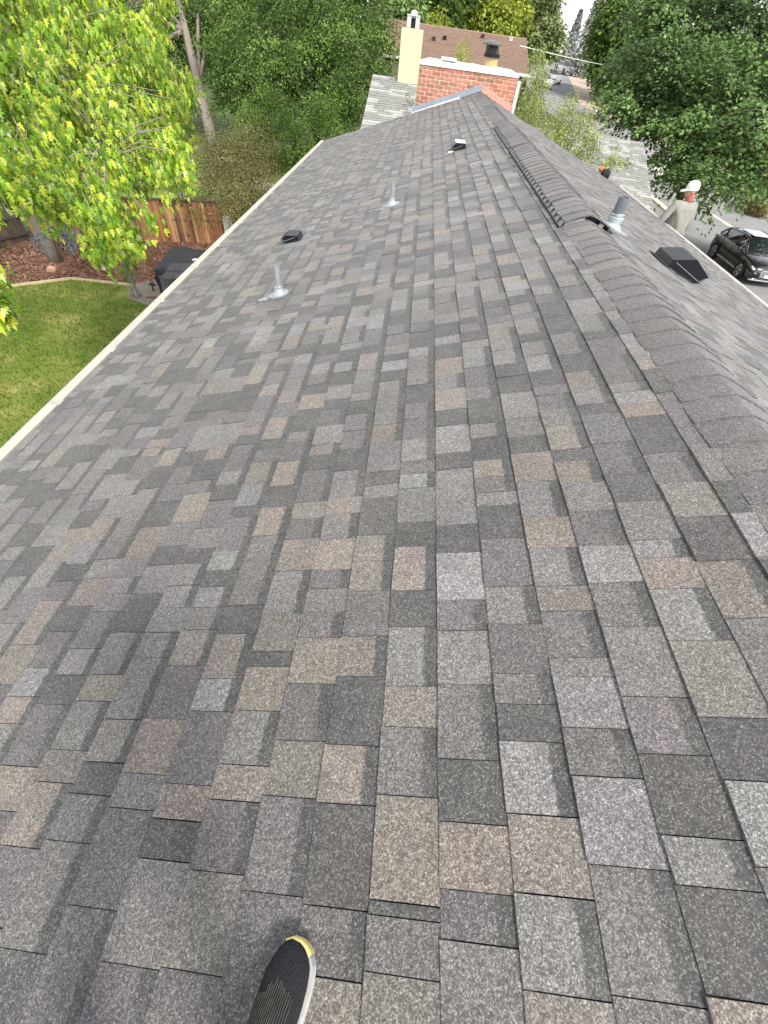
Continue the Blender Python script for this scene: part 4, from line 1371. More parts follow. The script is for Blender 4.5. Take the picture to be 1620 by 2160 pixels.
for dx, dy in ((-.13, 0), (.13, 0)):
    box(bm, Vector((-.955 + dx, 19.55, 1.235)) - so, (.12, .34, .24))
box(bm, Vector((-.955, 19.55, 1.36)) - so, (.40, .38, .025)); box(bm, Vector((-.955, 19.6, 1.235)) - so, (.14, .2, .22))
bm_obj('chimney_cap', bm, GALV, sc_ch)
bm = bmesh.new(); box(bm, Vector((-.955, 19.48, 1.21)) - so, (.135, .04, .20)); bm_obj('cap_opening', bm, BLACK_METAL, sc_ch)
bm = bmesh.new(); lathe(bm, [(.10, 0), (.10, .07), (.02, .1)], 12)
for v in bm.verts: v.co += Vector((-.955, 19.55, 1.37)) - so
bm_obj('cap_top', bm, GALV, sc_ch)
gable_house('low garage with a pale grey shingle roof right of our roof', 4.3, 9.0, 18.0, 23.8, -3.40, -1.066, PALE_SHINGLE[0], cat='garage', mats=PALE_SHINGLE, tabw=.35)

# ------------------------------------------------------------------ fences
BOARD = mat('red_cedar_board', (.33, .15, .07), .8, var=.4, scale=5, bump=.4, bscale=30, stretch=(6, 6, .5))
BOARD_D = mat('brown_cedar_board', (.15, .075, .042), .85, var=.4, scale=5, bump=.4, bscale=30, stretch=(6, 6, .5))
BOARD_L = mat('pale_orange_cedar_board', (.46, .25, .12), .8, var=.3, scale=5, bump=.4, bscale=30, stretch=(6, 6, .5))
OLD = mat('weathered_dark_board', (.10, .075, .06), .9, var=.4, scale=5, bump=.4, bscale=30, stretch=(6, 6, .5))
RAIL_D = mat('dark_weathered_rail', (.09, .07, .06), .9, var=.3)


def fence(label, a, b, h, mats, front_rails, group, bw=.115):
    a = Vector(a); b = Vector(b)
    t = thing('wooden_fence', label, 'fence', tuple(a), 0, group)
    d = b - a; L = d.length; ang = math.atan2(d.y, d.x)
    t.rotation_euler = (0, 0, ang)
    n = int(L / bw)
    mesh_c = {}
    for i in range(n):
        mt = random.choice(mats)
        key = (mt.name, random.randrange(3))
        if key not in mesh_c:
            bm = bmesh.new()
            hh = h + random.uniform(-.02, .02)
            box(bm, (0, 0, hh / 2), (bw * .93, .018, hh))
            for v in bm.verts:
                if v.co.z > .5: v.co.x += random.uniform(-.008, .008)
            bmesh.ops.bevel(bm, geom=list(bm.edges), offset=.003, segments=1, affect='EDGES')
            me = bpy.data.meshes.new('board'); bm.to_mesh(me); bm.free(); me.materials.append(mt); mesh_c[key] = me
        o = link(bpy.data.objects.new('board', mesh_c[key]), t)
        o.location = ((i + .5) * bw, (i % 2) * .014 + random.gauss(0, .004), 0.0)
        o.rotation_euler = (random.gauss(0, .012), random.gauss(0, .006), random.gauss(0, .03))
    s = -1 if front_rails else 1
    for zz in (.3, h * .55, h - .15):
        bm = bmesh.new(); box(bm, (L / 2, s * .035, zz), (L, .045, .09)); bm_obj('rail', bm, RAIL_D, t)
    bm = bmesh.new(); box(bm, (L / 2, .005, h + .03), (L, .13, .035)); bm_obj('top_cap', bm, RAIL_D, t)
    k = 0
    while k <= L:
        bm = bmesh.new(); box(bm, (k, s * .10, h / 2), (.09, .09, h)); bm_obj('post', bm, RAIL_D, t); k += 2.4
    return t


fence('red brown cedar fence across the back of the yard behind the black grill', (-15.5, 18.35, -5.9), (-6.3, 21.3, -5.9), 1.55, [BOARD, BOARD_D, BOARD_L, BOARD], False, 'yard fences')
fence('dark weathered fence with rails at the left edge of the yard', (-19.2, 10.5, -5.9), (-15.55, 18.3, -5.9), 1.6, [OLD, OLD, BOARD_D], True, 'yard fences')

# ------------------------------------------------------------------ things in the yard
PINKROCK = mat('pink_sandstone', (.48, .30, .22), .9, var=.3, scale=8, bump=.6, bscale=20)


def rock(label, x, y, r, group):
    bm = bmesh.new()
    bmesh.ops.create_icosphere(bm, subdivisions=2, radius=1)
    ax = [norm(rng.normal(0, 1, 3)) for _ in range(6)]
    for v in bm.verts:
        c = np.array(v.co)
        for a in ax:
            dd = c @ a
            if dd > .62: c = c - a * (dd - .62)
        v.co = Vector((c[0] * r * 1.25, c[1] * r, c[2] * r * .75))
    o = bm_obj('rock', bm, PINKROCK, None)
    o.location = (x, y, -5.87 + r * .35)
    o.rotation_euler = (0, 0, random.uniform(0, 6))
    tag(o, label, 'rock', group)


rock('pink sandstone rock on the mulch in front of the maple trunk', -13.24, 15.65, .16, 'rocks in the mulch bed')
rock('pink sandstone rock on the mulch between maple trunk and grill', -11.47, 16.25, .18, 'rocks in the mulch bed')
rock('half buried rock at the foot of the fence left of the grill', -12.6, 18.1, .2, 'rocks in the mulch bed')

# tall post wrapped in a teal creeper
TEAL = leaf_mat('teal_creeper_leaf', [(.10, .17, .15), (.16, .24, .22), (.24, .33, .30)], .2, .2)
st = thing('garden_post', 'slim leaning post covered in blue green creeper on the gravel', 'garden post', (-9.566, 14.497, -5.9))
bm = bmesh.new(); tube(bm, [(0, 0, 0), (-.02, .03, .6), (-.02, .0, 1.22)], [.035, .03, .025], 8); bm_obj('pole', bm, mat('pale_wood_post', (.5, .4, .28), .8), st)
n = 900
f = rng.uniform(0, .96, n); a = rng.uniform(0, 6.283, n); rr = (.05 + .16 * (1 - f) ** 4) * rng.uniform(.6, 1.2, n)
P = np.stack([rr * np.cos(a) - .02, rr * np.sin(a), f * 1.22], 1)
D = np.stack([np.cos(a), np.sin(a), rng.uniform(-1.2, .2, n)], 1); Nn = np.stack([np.cos(a), np.sin(a), np.full(n, .6)], 1) + rng.normal(0, .4, (n, 3))
V, T = leaf_verts(P, D, Nn, rng.uniform(.03, .06, n), SIMPLE); tri_mesh('creeper', V, T, TEAL, st)

# covered grill with a folded tarp on it
COVER = mat('black_grill_cover', (.022, .022, .026), .55, var=.3, scale=3, bump=.5, bscale=6)
TARP = mat('dark_grey_folded_tarp', (.075, .075, .08), .8, var=.3, scale=6, bump=.4, bscale=15)
gl = thing('covered_grill', 'barbecue grill under a black cover beside the left gutter', 'grill', (-8.0, 15.2, -5.86))
bm = bmesh.new()
Pg = [(-8.6, 14.45), (-8.78, 16.4), (-7.6, 16.55), (-7.35, 14.1)]
go = Vector(gl.location)
top = [bm.verts.new(Vector((x, y, -4.84 + dz)) - go) for (x, y), dz in zip(Pg, (0, .06, .04, -.02))]
mid = [bm.verts.new(Vector((x * 1.0 + (x + 8.08) * .12, y + (y - 15.4) * .05, -5.1)) - go) for x, y in Pg]
botv = [bm.verts.new(Vector((x + (x + 8.08) * .05, y + (y - 15.4) * .03, -5.55)) - go) for x, y in Pg]
bm.faces.new(top)
for r_a, r_b in ((top, mid), (mid, botv)):
    for i in range(4):
        bm.faces.new((r_a[i], r_b[i], r_b[(i + 1) % 4], r_a[(i + 1) % 4]))
bmesh.ops.subdivide_edges(bm, edges=list(bm.edges), cuts=4, use_grid_fill=True)
for v in bm.verts:
    v.co += Vector((random.gauss(0, .014), random.gauss(0, .014), random.gauss(0, .010)))
bm_obj('cover', bm, COVER, gl, smooth=True)
for x, y in Pg:
    bm = bmesh.new(); tube(bm, [(x, y, -5.9), (x, y, -5.2)], .03, 8)
    for v in bm.verts: v.co -= go
    bm_obj('leg', bm, BLACK_METAL, gl)
bm = bmesh.new()
for i in range(4):
    box(bm, Vector((-7.72 + i * .03, 14.9 - i * .32, -4.80 + .028 * (i % 2))), (1.0 - .05 * i, .40, .035), Matrix.Rotation(.35 + random.uniform(-.1, .1), 3, 'Z'))
box(bm, Vector((-7.9, 14.05, -5.02)), (.75, .5, .03), Matrix.Rotation(.9, 3, 'X') @ Matrix.Rotation(.3, 3, 'Z'))
for v in bm.verts: v.co -= Vector((-7.7, 14.6, -4.8))
o = bm_obj('folded_tarp', bm, TARP, None, bevel=.008); o.location = (-7.7, 14.6, -4.8)
tag(o, 'dark grey folded sheets laid over the black grill cover', 'tarp')
bm = bmesh.new()
tube(bm, [(-.16, 0, 0), (-.05, .02, .02), (.02, .0, .02)], [.03, .045, .05], 8); box(bm, (.13, .01, .02), (.2, .09, .07))
o = bm_obj('white_glove', bm, WHITE, None, smooth=False, bevel=.0); o.location = (-7.45, 15.25, -4.72)
tag(o, 'small white glove lying on the grey folded sheets', 'glove')
# black sprinkler heads and a log on the gravel
t = thing('garden_tap', 'small black hose tap stand on the gravel pad', 'tap', (-9.25, 15.1, -5.86))
bm = bmesh.new(); tube(bm, [(0, 0, 0), (0, 0, .22)], .025, 8); bm_obj('stand_pipe', bm, BLACK_METAL, t)
bm = bmesh.new(); tube(bm, [(-.10, 0, .2), (.0, .0, .24), (.10, .05, .17)], [.045, .05, .045], 8); bm_obj('valve', bm, DARK_METAL, t)
bm = bmesh.new(); tube(bm, [(-.16, .02, .26), (-.08, .02, .23)], .035, 8); bm_obj('handle', bm, EDGE_METAL, t)
t = thing('log', 'short pale log lying on the gravel by the gutter', 'log', (-8.95, 14.6, -5.80), .25)
bm = bmesh.new(); tube(bm, [(-.32, 0, 0), (0, .02, .01), (.34, .0, 0)], [.065, .06, .055], 10); bm_obj('bark', bm, mat('pinkish_bark', (.30, .22, .18), .9), t)
bm = bmesh.new(); tube(bm, [(-.328, 0, 0), (-.322, 0, 0)], .058, 10); bm_obj('cut_end', bm, mat('fresh_cut_wood', (.62, .42, .30), .8), t)
# solar light by the fence, white bottle on the fence
t = thing('garden_light', 'small yellow topped stake light in front of the cedar fence', 'garden light', (-10.55, 18.6, -5.9))
bm = bmesh.new(); tube(bm, [(0, 0, 0), (0, 0, .42)], .012, 6); bm_obj('stake', bm, DARK_METAL, t)
bm = bmesh.new(); lathe(bm, [(.03, .34), (.055, .38), (.055, .42), (.085, .43), (.05, .48), (.005, .5)], 12); bm_obj('lamp_head', bm, mat('yellow_plastic', (.7, .5, .12), .5), t)
t = thing('hanging_towel', 'white cloth hanging on the right part of the cedar fence', 'towel', (-8.1, 20.45, -4.75))
bm = bmesh.new()
for i in range(7):
    x = -.17 + .057 * i
    box(bm, (x, -.06 + .02 * math.sin(i * 1.9), -.32 + .02 * (i % 2)), (.058, .03, .64 + .05 * (i % 3)))
bm_obj('cloth', bm, WHITE, t, bevel=.004)
bm = bmesh.new(); tube(bm, [(-.2, -.06, .02), (.2, -.06, .02)], .02, 8); bm_obj('peg_bar', bm, DARK_METAL, t)
o = bm_obj('dark_bag', (lambda b: (lathe(b, [(.02, .0), (.16, .02), (.19, .2), (.15, .4), (.06, .5), (.02, .52)], 10), b)[1])(bmesh.new()), BLACK_METAL, None, smooth=True)
o.location = (-7.55, 20.5, -5.3); tag(o, 'black bag hanging beside the white cloth on the fence', 'bag')
# toys and a goal on the neighbour's lawn
t = thing('toy_goal', 'small white goal frame on the grass behind the olive shrub', 'goal', (-10.9, 28.1, -5.9))
bm = bmesh.new()
for a, b in (((-.5, 0, 0), (-.5, 0, 1.6)), ((.6, .1, 0), (.6, .1, 1.6)), ((-.5, 0, 1.6), (.6, .1, 1.6)), ((-.5, 0, 0), (-.1, 0, .02))):
    tube(bm, [a, b], .045, 6)
bm_obj('frame', bm, WHITE, t)
t = thing('paddling_pool', 'flat pink and white paddling pool on the grass beyond the gutter', 'pool', (-9.6, 30.1, -5.88))
bm = bmesh.new()
for i in range(24):
    a0, a1 = 2 * math.pi * i / 24, 2 * math.pi * (i + 1) / 24
    tube(bm, [(1.15 * math.cos(a0), .75 * math.sin(a0), .10), (1.15 * math.cos(a1), .75 * math.sin(a1), .10)], .10, 6)
bm_obj('rim', bm, mat('pink_plastic', (.72, .45, .52), .4, var=.4, scale=2), t)
bm = bmesh.new(); lathe(bm, [(.01, .03), (1.1, .03)], 24)
for v in bm.verts: v.co.y *= .65
bm_obj('water', bm, mat('pool_water', (.5, .6, .62), .1), t)
t = thing('post_pair', 'pair of dark upright posts standing on the lawn behind the fence', 'post', (-12.08, 25.0, -5.9))
for x in (-.1, .1):
    bm = bmesh.new(); tube(bm, [(x, 0, 0), (x, 0, 1.9)], .035, 8); bm_obj('post', bm, BLACK_METAL, t)
bm = bmesh.new(); box(bm, (0, 0, .9), (.2, .02, 1.0)); bm_obj('net', bm, mat('grey_net', (.2, .22, .22), .8), t)

# ------------------------------------------------------------------ cars
def paint(name, c, rough=.22):
    return mat(name, c, rough, var=.03, spec=.6, coat=.8)


GLASS = mat('dark_car_glass', (.015, .02, .022), .04, var=.02, spec=.9, coat=.5)
RUBBER = mat('tyre_rubber', (.015, .015, .015), .85)
ALLOY = mat('grey_alloy', (.36, .34, .33), .35, metal=.6)
CHROME = mat('bright_trim', (.78, .78, .77), .2, metal=.9)
LAMP = mat('headlight_lens', (.75, .78, .8), .1, var=.2, scale=30, coat=1)
TAIL = mat('tail_light_lens', (.35, .02, .02), .2)


def loft(bm, stations):
    rings = []
    for x, prof in stations:
        ring = [bm.verts.new((x, y, z)) for y, z in prof] + [bm.verts.new((x, -y, z)) for y, z in prof[::-1]]
        rings.append(ring)
    n = len(rings[0])
    for a, b in zip(rings[:-1], rings[1:]):
        for i in range(n):
            bm.faces.new((a[i], a[(i + 1) % n], b[(i + 1) % n], b[i]))
    bm.faces.new(rings[0]); bm.faces.new(rings[-1][::-1])
    return rings


def make_car(label, loc, rz, pm, group=None, roof_m=None):
    c = thing('parked_car', label, 'car', loc, rz, group)

    def sec(hw, zb, zs, zt, crown):       # half section from sill up over the shoulder
        return [(hw * .86, zb), (hw * .97, zb + .10), (hw, zb + .30), (hw * .985, zs - .10), (hw * .94, zs), (hw * .72, zt), (hw * .3, zt + crown)]
    S = [(2.44, sec(.70, .34, .66, .74, .01)), (2.38, sec(.82, .28, .74, .80, .02)), (2.2, sec(.91, .24, .84, .90, .03)), (1.8, sec(.955, .24, .93, .985, .04)), (1.2, sec(.965, .24, 1.00, 1.05, .04)), (.85, sec(.965, .24, 1.03, 1.08, .04)),
         (0, sec(.965, .24, 1.05, 1.09, .02)), (-1.0, sec(.965, .24, 1.07, 1.10, .02)), (-1.8, sec(.955, .26, 1.09, 1.12, .02)), (-2.2, sec(.92, .30, 1.07, 1.12, .02)), (-2.42, sec(.83, .38, .98, 1.05, .02)), (-2.47, sec(.74, .45, .85, .92, .01))]
    bm = bmesh.new(); loft(bm, S)
    bmesh.ops.subdivide_edges(bm, edges=list(bm.edges), cuts=1, use_grid_fill=True)
    bm_obj('body', bm, pm, c, smooth=True)
    # greenhouse (glass) and roof
    G = [(.98, [(.80, 1.04), (.70, 1.075), (.3, 1.09)]), (.30, [(.86, 1.05), (.655, 1.54), (.3, 1.60)]), (-.3, [(.87, 1.06), (.665, 1.60), (.3, 1.645)]), (-1.2, [(.87, 1.08), (.65, 1.57), (.3, 1.62)]), (-1.85, [(.84, 1.09), (.61, 1.47), (.3, 1.52)]), (-2.22, [(.76, 1.09), (.70, 1.14), (.3, 1.16)])]
    bm = bmesh.new(); loft(bm, G); bm_obj('cabin_glass', bm, GLASS, c)
    Rf = [(.30, [(.665, 1.535), (.6, 1.582), (.3, 1.612)]), (-.3, [(.675, 1.595), (.62, 1.632), (.3, 1.657)]), (-1.2, [(.66, 1.565), (.6, 1.605), (.3, 1.632)]), (-1.95, [(.60, 1.455), (.55, 1.49), (.3, 1.51)])]
    bm = bmesh.new(); loft(bm, Rf); bm_obj('roof', bm, roof_m or pm, c, smooth=False)
    bm = bmesh.new(); box(bm, (-.35, 0, 1.662), (1.3, 1.0, .012)); bm_obj('glass_roof', bm, GLASS, c, bevel=.004)
    for s in (1, -1):
        bm = bmesh.new()                    # pillars and window frame
        tube(bm, [(.98, s * .805, 1.06), (.30, s * .675, 1.545), (-.3, s * .685, 1.602), (-1.2, s * .67, 1.575), (-1.75, s * .635, 1.48)], [.035, .035, .032, .032, .03], 6)
        tube(bm, [(-1.35, s * .875, 1.09), (-1.75, s * .64, 1.48), (-2.2, s * .72, 1.14)], [.06, .05, .05], 6)
        tube(bm, [(-.18, s * .885, 1.07), (-.24, s * .69, 1.59)], .028, 6)
        bm_obj('pillar', bm, pm, c, smooth=True)
        bm = bmesh.new(); tube(bm, [(.95, s * .885, 1.065), (0, s * .90, 1.08), (-1.3, s * .895, 1.10), (-1.72, s * .66, 1.46), (-1.2, s * .69, 1.56), (-.3, s * .705, 1.59), (.32, s * .695, 1.53)], .014, 5); bm_obj('window_trim', bm, CHROME, c)
        bm = bmesh.new(); tube(bm, [(.1, s * .60, 1.64), (-.3, s * .605, 1.685), (-1.2, s * .59, 1.66), (-1.7, s * .55, 1.57)], .018, 6); bm_obj('roof_rail', bm, CHROME, c)
        bm = bmesh.new(); tube(bm, [(.62, s * .90, 1.08), (.60, s * 1.02, 1.12), (.55, s * 1.12, 1.14)], [.03, .085, .06], 8); bm_obj('mirror', bm, pm, c, smooth=True)
        bm = bmesh.new(); box(bm, (.0, s * .968, .36), (2.1, .02, .07)); bm_obj('sill_trim', bm, CHROME, c, bevel=.005)
        bm = bmesh.new()
        for x in (.78, -.22, -1.25):
            box(bm, (x, s * .967, .74), (.008, .012, .62))
        for x in (-.05, -1.05):
            box(bm, (x, s * .972, .93), (.2, .025, .03))
        bm_obj('door_seam', bm, BLACK_METAL, c)
        bm = bmesh.new()                    # headlight
        prism(bm, [(2.26, .80), (2.41, .735), (2.43, .68), (2.22, .70), (2.02, .80)], .60, .905, lambda p, q: Vector((p[0] - (q - .6) * .35, s * q, p[1] + .015)))
        bm_obj('headlight', bm, LAMP, c, bevel=.006)
        bm = bmesh.new(); box(bm, (-2.43, s * .55, .95), (.06, .5, .10)); bm_obj('tail_light', bm, TAIL, c, bevel=.01)
        bm = bmesh.new(); box(bm, (2.40, s * .66, .47), (.10, .26, .18)); bm_obj('air_intake', bm, BLACK_METAL, c, bevel=.02)
    bm = bmesh.new()
    prism(bm, [(-.44, .74), (.44, .74), (.50, .66), (.42, .42), (-.42, .42), (-.50, .66)], 2.425, 2.475, lambda p, q: Vector((q, p[0], p[1])))
    gr_ = bm_obj('grille', bm, CHROME, c, bevel=.008)
    bm = bmesh.new()
    for i in range(6):
        box(bm, (2.478, 0, .455 + i * .045), (.01, .84, .014))
    bm_obj('bar', bm, DARK_METAL, gr_)
    bm = bmesh.new()
    for i in range(4):                      # interlocked ring emblem
        for k in range(14):
            a0, a1 = 2 * math.pi * k / 14, 2 * math.pi * (k + 1) / 14
            y0 = -.105 + i * .07
            tube(bm, [(2.486, y0 + .048 * math.cos(a0), .665 + .048 * math.sin(a0)), (2.486, y0 + .048 * math.cos(a1), .665 + .048 * math.sin(a1))], .007, 4)
    bm_obj('emblem', bm, CHROME, gr_)
    bm = bmesh.new(); box(bm, (2.40, 0, .29), (.16, 1.7, .05)); bm_obj('front_lip', bm, CHROME, c, bevel=.012)
    bm = bmesh.new(); box(bm, (2.485, 0, .50), (.012, .44, .12)); bm_obj('number_plate', bm, WHITE, c)
    for x in (1.47, -1.48):
        for s in (1, -1):
            bm = bmesh.new()                # dark arch lining
            m = Matrix.Rotation(math.pi / 2, 3, 'X')
            lathe(bm, [(.46, -.02), (.46, .02), (.02, .021)], 24, m)
            for v in bm.verts: v.co += Vector((x, s * .958, .40))
            bm_obj('wheel_arch', bm, BLACK_METAL, c)
            w = bpy.data.objects.new('wheel', None); link(w, c); w.location = (x, s * .875, .39)
            bm = bmesh.new()
            lathe(bm, [(.275, -.12), (.36, -.125), (.39, -.10), (.39, .10), (.36, .125), (.275, .12), (.275, -.12)], 28, m); bm_obj('tyre', bm, RUBBER, w, smooth=False)
            bm = bmesh.new()
            lathe(bm, [(.28, s * -.122), (.262, s * -.118), (.255, s * -.05), (.02, s * -.045)], 28, m)
            bm_obj('rim_barrel', bm, BLACK_METAL, w)
            bm = bmesh.new()
            for k in range(5):
                a = 2 * math.pi * k / 5 + .3
                for da in (-.16, .16):
                    tube(bm, [(.05 * math.cos(a), s * .125, .05 * math.sin(a)), (.262 * math.cos(a + da), s * .115, .262 * math.sin(a + da))], [.035, .03], 6)
            lathe(bm, [(.28, s * -.124), (.25, s * -.126), (.25, s * -.10)], 28, m)
            bm_obj('rim', bm, ALLOY, w)
    return c


BLACK_PAINT = paint('black_car_paint', (.012, .012, .014))
make_car('black sport utility car with a big grille parked on the street below', (18.15, 26.7, -5.88), -math.pi / 2, BLACK_PAINT)


def far_car(label, p, rz, pm, s=1.0):
    c = make_car(label, (p[0], p[1], gz(p[1]) + .03), rz, pm, 'cars down the street')
    c.scale = (s, s, s)


far_car('silver car parked at the bend down the street', (21.8, 108.5), -1.35, paint('silver_paint', (.55, .56, .58)))
far_car('white vehicle farthest up the street under the grey spruce', (29.6, 136), -1.25, paint('white_car_paint', (.75, .75, .74)), 1.15)
far_car('pale grey car half hidden by the wispy shrub down the street', (19.2, 101.5), -1.3, paint('pale_grey_paint', (.40, .42, .42)))

# ------------------------------------------------------------------ people
SKIN = mat('skin', (.45, .25, .17), .6)
JACKET = mat('pale_beige_jacket', (.27, .27, .24), .9, var=.3, scale=5, bump=1.0, bscale=14, stretch=(1, 1, .25))
JEANS = mat('dark_work_trousers', (.05, .06, .08), .9)
WHITE_CLOTH = mat('white_cap_cloth', (.82, .82, .80), .8, var=.04)
RED_CLOTH = mat('red_bandana', (.48, .14, .12), .8, var=.35, scale=40)
BOOT = mat('brown_boot', (.09, .055, .035), .7)
BLACK_CLOTH = mat('black_cloth', (.02, .02, .022), .9)
ORANGE_CLOTH = mat('orange_cap_cloth', (.75, .18, .05), .8)
GREY_CLOTH = mat('grey_cloth', (.30, .31, .28), .9)


def skin_mesh(name, verts, edges, radii, m, parent, root=0, sub=2):
    me = bpy.data.meshes.new(name)
    me.from_pydata([tuple(v) for v in verts], edges, [])
    o = bpy.data.objects.new(name, me)
    col.objects.link(o)
    md = o.modifiers.new('skin', 'SKIN')
    md.use_smooth_shade = True
    for i, r in enumerate(radii):
        sv = me.skin_vertices[0].data[i]
        sv.radius = r if hasattr(r, '__len__') else (r, r)
        sv.use_root = (i == root)
    sb = o.modifiers.new('sub', 'SUBSURF'); sb.levels = sub; sb.render_levels = sub
    bpy.context.view_layer.update()
    dg = bpy.context.evaluated_depsgraph_get()
    me2 = bpy.data.meshes.new_from_object(o.evaluated_get(dg))
    bpy.data.objects.remove(o)
    me2.materials.clear(); me2.materials.append(m)
    o2 = bpy.data.objects.new(name, me2)
    return link(o2, parent)


def hand(parent, wrist, d, side, m=SKIN):
    """Relaxed hand: palm and five separate curled fingers hanging along d."""
    w = Vector(wrist); d = Vector(d).normalized()
    n = d.cross(Vector(side)).normalized(); s = n.cross(d).normalized()
    V = [w, w + d * .045, w + d * .085]; Ed = [(0, 1), (1, 2)]; Rr = [(.024, .020), (.034, .016), (.034, .014)]
    for i, L in enumerate((.072, .08, .074, .058)):
        b = w + d * .085 + s * (-.027 + .018 * i)
        k = len(V)
        V += [b, b + d * L * .5 + n * .008, b + d * L * .9 + n * .030]
        Ed += [(2, k), (k, k + 1), (k + 1, k + 2)]; Rr += [.0095, .009, .0075]
    k = len(V)
    V += [w + d * .035 - s * .036, w + d * .07 - s * .055 + n * .01, w + d * .095 - s * .056 + n * .025]
    Ed += [(1, k), (k, k + 1), (k + 1, k + 2)]; Rr += [.013, .0105, .009]
    return skin_mesh('hand', V, Ed, Rr, m, parent, 0, 1)


def person(label, loc, rz, lean, jacket, trousers, cap_m, neck_m, head_turn, knees=0.0, bill=True, group=None):
    """Standing figure, facing +y of its own frame."""
    p = thing('person', label, 'person', loc, rz, group)
    lx, ly = lean
    hip, chest, neck, head = Vector((0, 0, .92)), Vector((lx * .6, ly * .6, 1.28)), Vector((lx, ly, 1.47)), Vector((lx * 1.1, ly * 1.15, 1.55))
    # legs and boots
    V = [hip, Vector((-.10, 0, .86)), Vector((-.12, .02, .48)), Vector((-.13, -.02, .09)), Vector((.10, 0, .86)), Vector((.12, .03, .48)), Vector((.13, 0, .09))]
    skin_mesh('trousers', V, [(0, 1), (1, 2), (2, 3), (0, 4), (4, 5), (5, 6)], [(.105, .10), (.10, .105), (.075, .08), (.06, .065), (.10, .105), (.075, .08), (.06, .065)], trousers, p)
    for x in (-.13, .13):
        skin_mesh('boot', [(x, -.04, .09), (x, -.02, .045), (x, .10, .04), (x, .19, .035)], [(0, 1), (1, 2), (2, 3)], [.055, (.05, .045), (.05, .04), (.045, .03)], BOOT, p)
    # jacket: trunk, shoulders and sleeves in one surface
    sl, sr = chest + Vector((-.215, 0, .095)), chest + Vector((.215, 0, .095))
    el, er = sl + Vector((-.13, .02, -.27)), sr + Vector((.10, -.01, -.28))
    wl, wr = el + Vector((-.06, .10, -.23)), er + Vector((.0, .05, -.25))
    V = [Vector((0, -.01, .80)), Vector((0, -.01, .95)), chest + Vector((0, 0, -.14)), chest + Vector((0, -.01, .06)), neck + Vector((0, 0, -.03)), sl, el, wl, sr, er, wr]
    Rr = [(.265, .19), (.25, .175), (.235, .165), (.205, .135), (.10, .085), (.085, .085), (.07, .07), (.052, .052), (.085, .085), (.07, .07), (.052, .052)]
    jk = skin_mesh('jacket', V, [(0, 1), (1, 2), (2, 3), (3, 4), (3, 5), (5, 6), (6, 7), (3, 8), (8, 9), (9, 10)], Rr, jacket, p, 2, 3)
    for v in jk.data.vertices:              # hanging folds
        f = max(0.0, min(1.0, (1.35 - v.co.z) / .5))
        if abs(v.co.x) < .29:
            a = math.atan2(v.co.y, v.co.x)
            k_ = 1 + f * .12 * math.sin(a * 9 + v.co.z * 6) + f * .04 * math.sin(a * 17 - v.co.z * 9)
            v.co.x *= k_; v.co.y *= k_
    hand(p, wl + (wl - el).normalized() * .03, wl - el, (0, 1, 0))
    hand(p, wr + (wr - er).normalized() * .03, wr - er, (0, -1, 0))
    # head
    hd = bpy.data.objects.new('head', None); link(hd, p); hd.location = head; hd.rotation_euler = (head_turn[0], 0, head_turn[1])
    bm = bmesh.new()
    bmesh.ops.create_uvsphere(bm, u_segments=24, v_segments=16, radius=1)
    for v in bm.verts:
        c = v.co
        x, y, z = c.x * .078, c.y * .098, c.z * .125
        if z < 0:
            x *= 1 + z * 2.2; y = y * (1 + z * 1.0) + .015
        if c.y > .75 and abs(c.x) < .3 and -.45 < c.z < .05: y += .022 * (1 - abs(c.x) / .3) * (1 - abs(c.z + .25) / .35)   # nose
        if c.y > .6 and .12 < abs(c.x) < .5 and .0 < c.z < .3: y -= .008                                                # eye sockets
        if c.y > .75 and abs(c.x) < .35 and -.68 < c.z < -.58: y -= .006                                               # mouth
        c.x, c.y, c.z = x, y, z + .06
    for s in (-1, 1):
        r_ = bmesh.ops.create_uvsphere(bm, u_segments=8, v_segments=6, radius=.03)
        for v in r_['verts']: v.co = Vector((v.co.x * .35 + s * .08, v.co.y * .7 - .01, v.co.z + .05))
        r_ = bmesh.ops.create_uvsphere(bm, u_segments=8, v_segments=6, radius=.011)
        for v in r_['verts']: v.co += Vector((s * .03, .088, .075))
    bm_obj('face', bm, SKIN, hd, smooth=True)
    bm = bmesh.new()
    lathe(bm, [(.060, -.11), (.069, -.06), (.073, -.02), (.078, .005), (.070, .012)], 20)
    for v in bm.verts: v.co.y = v.co.y * 1.08 - .012
    bm_obj('bandana', bm, neck_m, hd, smooth=True)
    bm = bmesh.new()
    lathe(bm, [(.096, .075), (.101, .10), (.099, .15), (.08, .195), (.045, .217), (.005, .225)], 24)
    for v in bm.verts: v.co.y *= 1.14
    if bill:
        prism(bm, [(-.075, .08), (-.07, .16), (-.04, .195), (0, .205), (.04, .195), (.07, .16), (.075, .08)], .082, .094, lambda a, q: Vector((a[0], a[1], q - (a[1] - .08) * .22)))
    bm_obj('cap', bm, cap_m, hd, smooth=True)
    return p


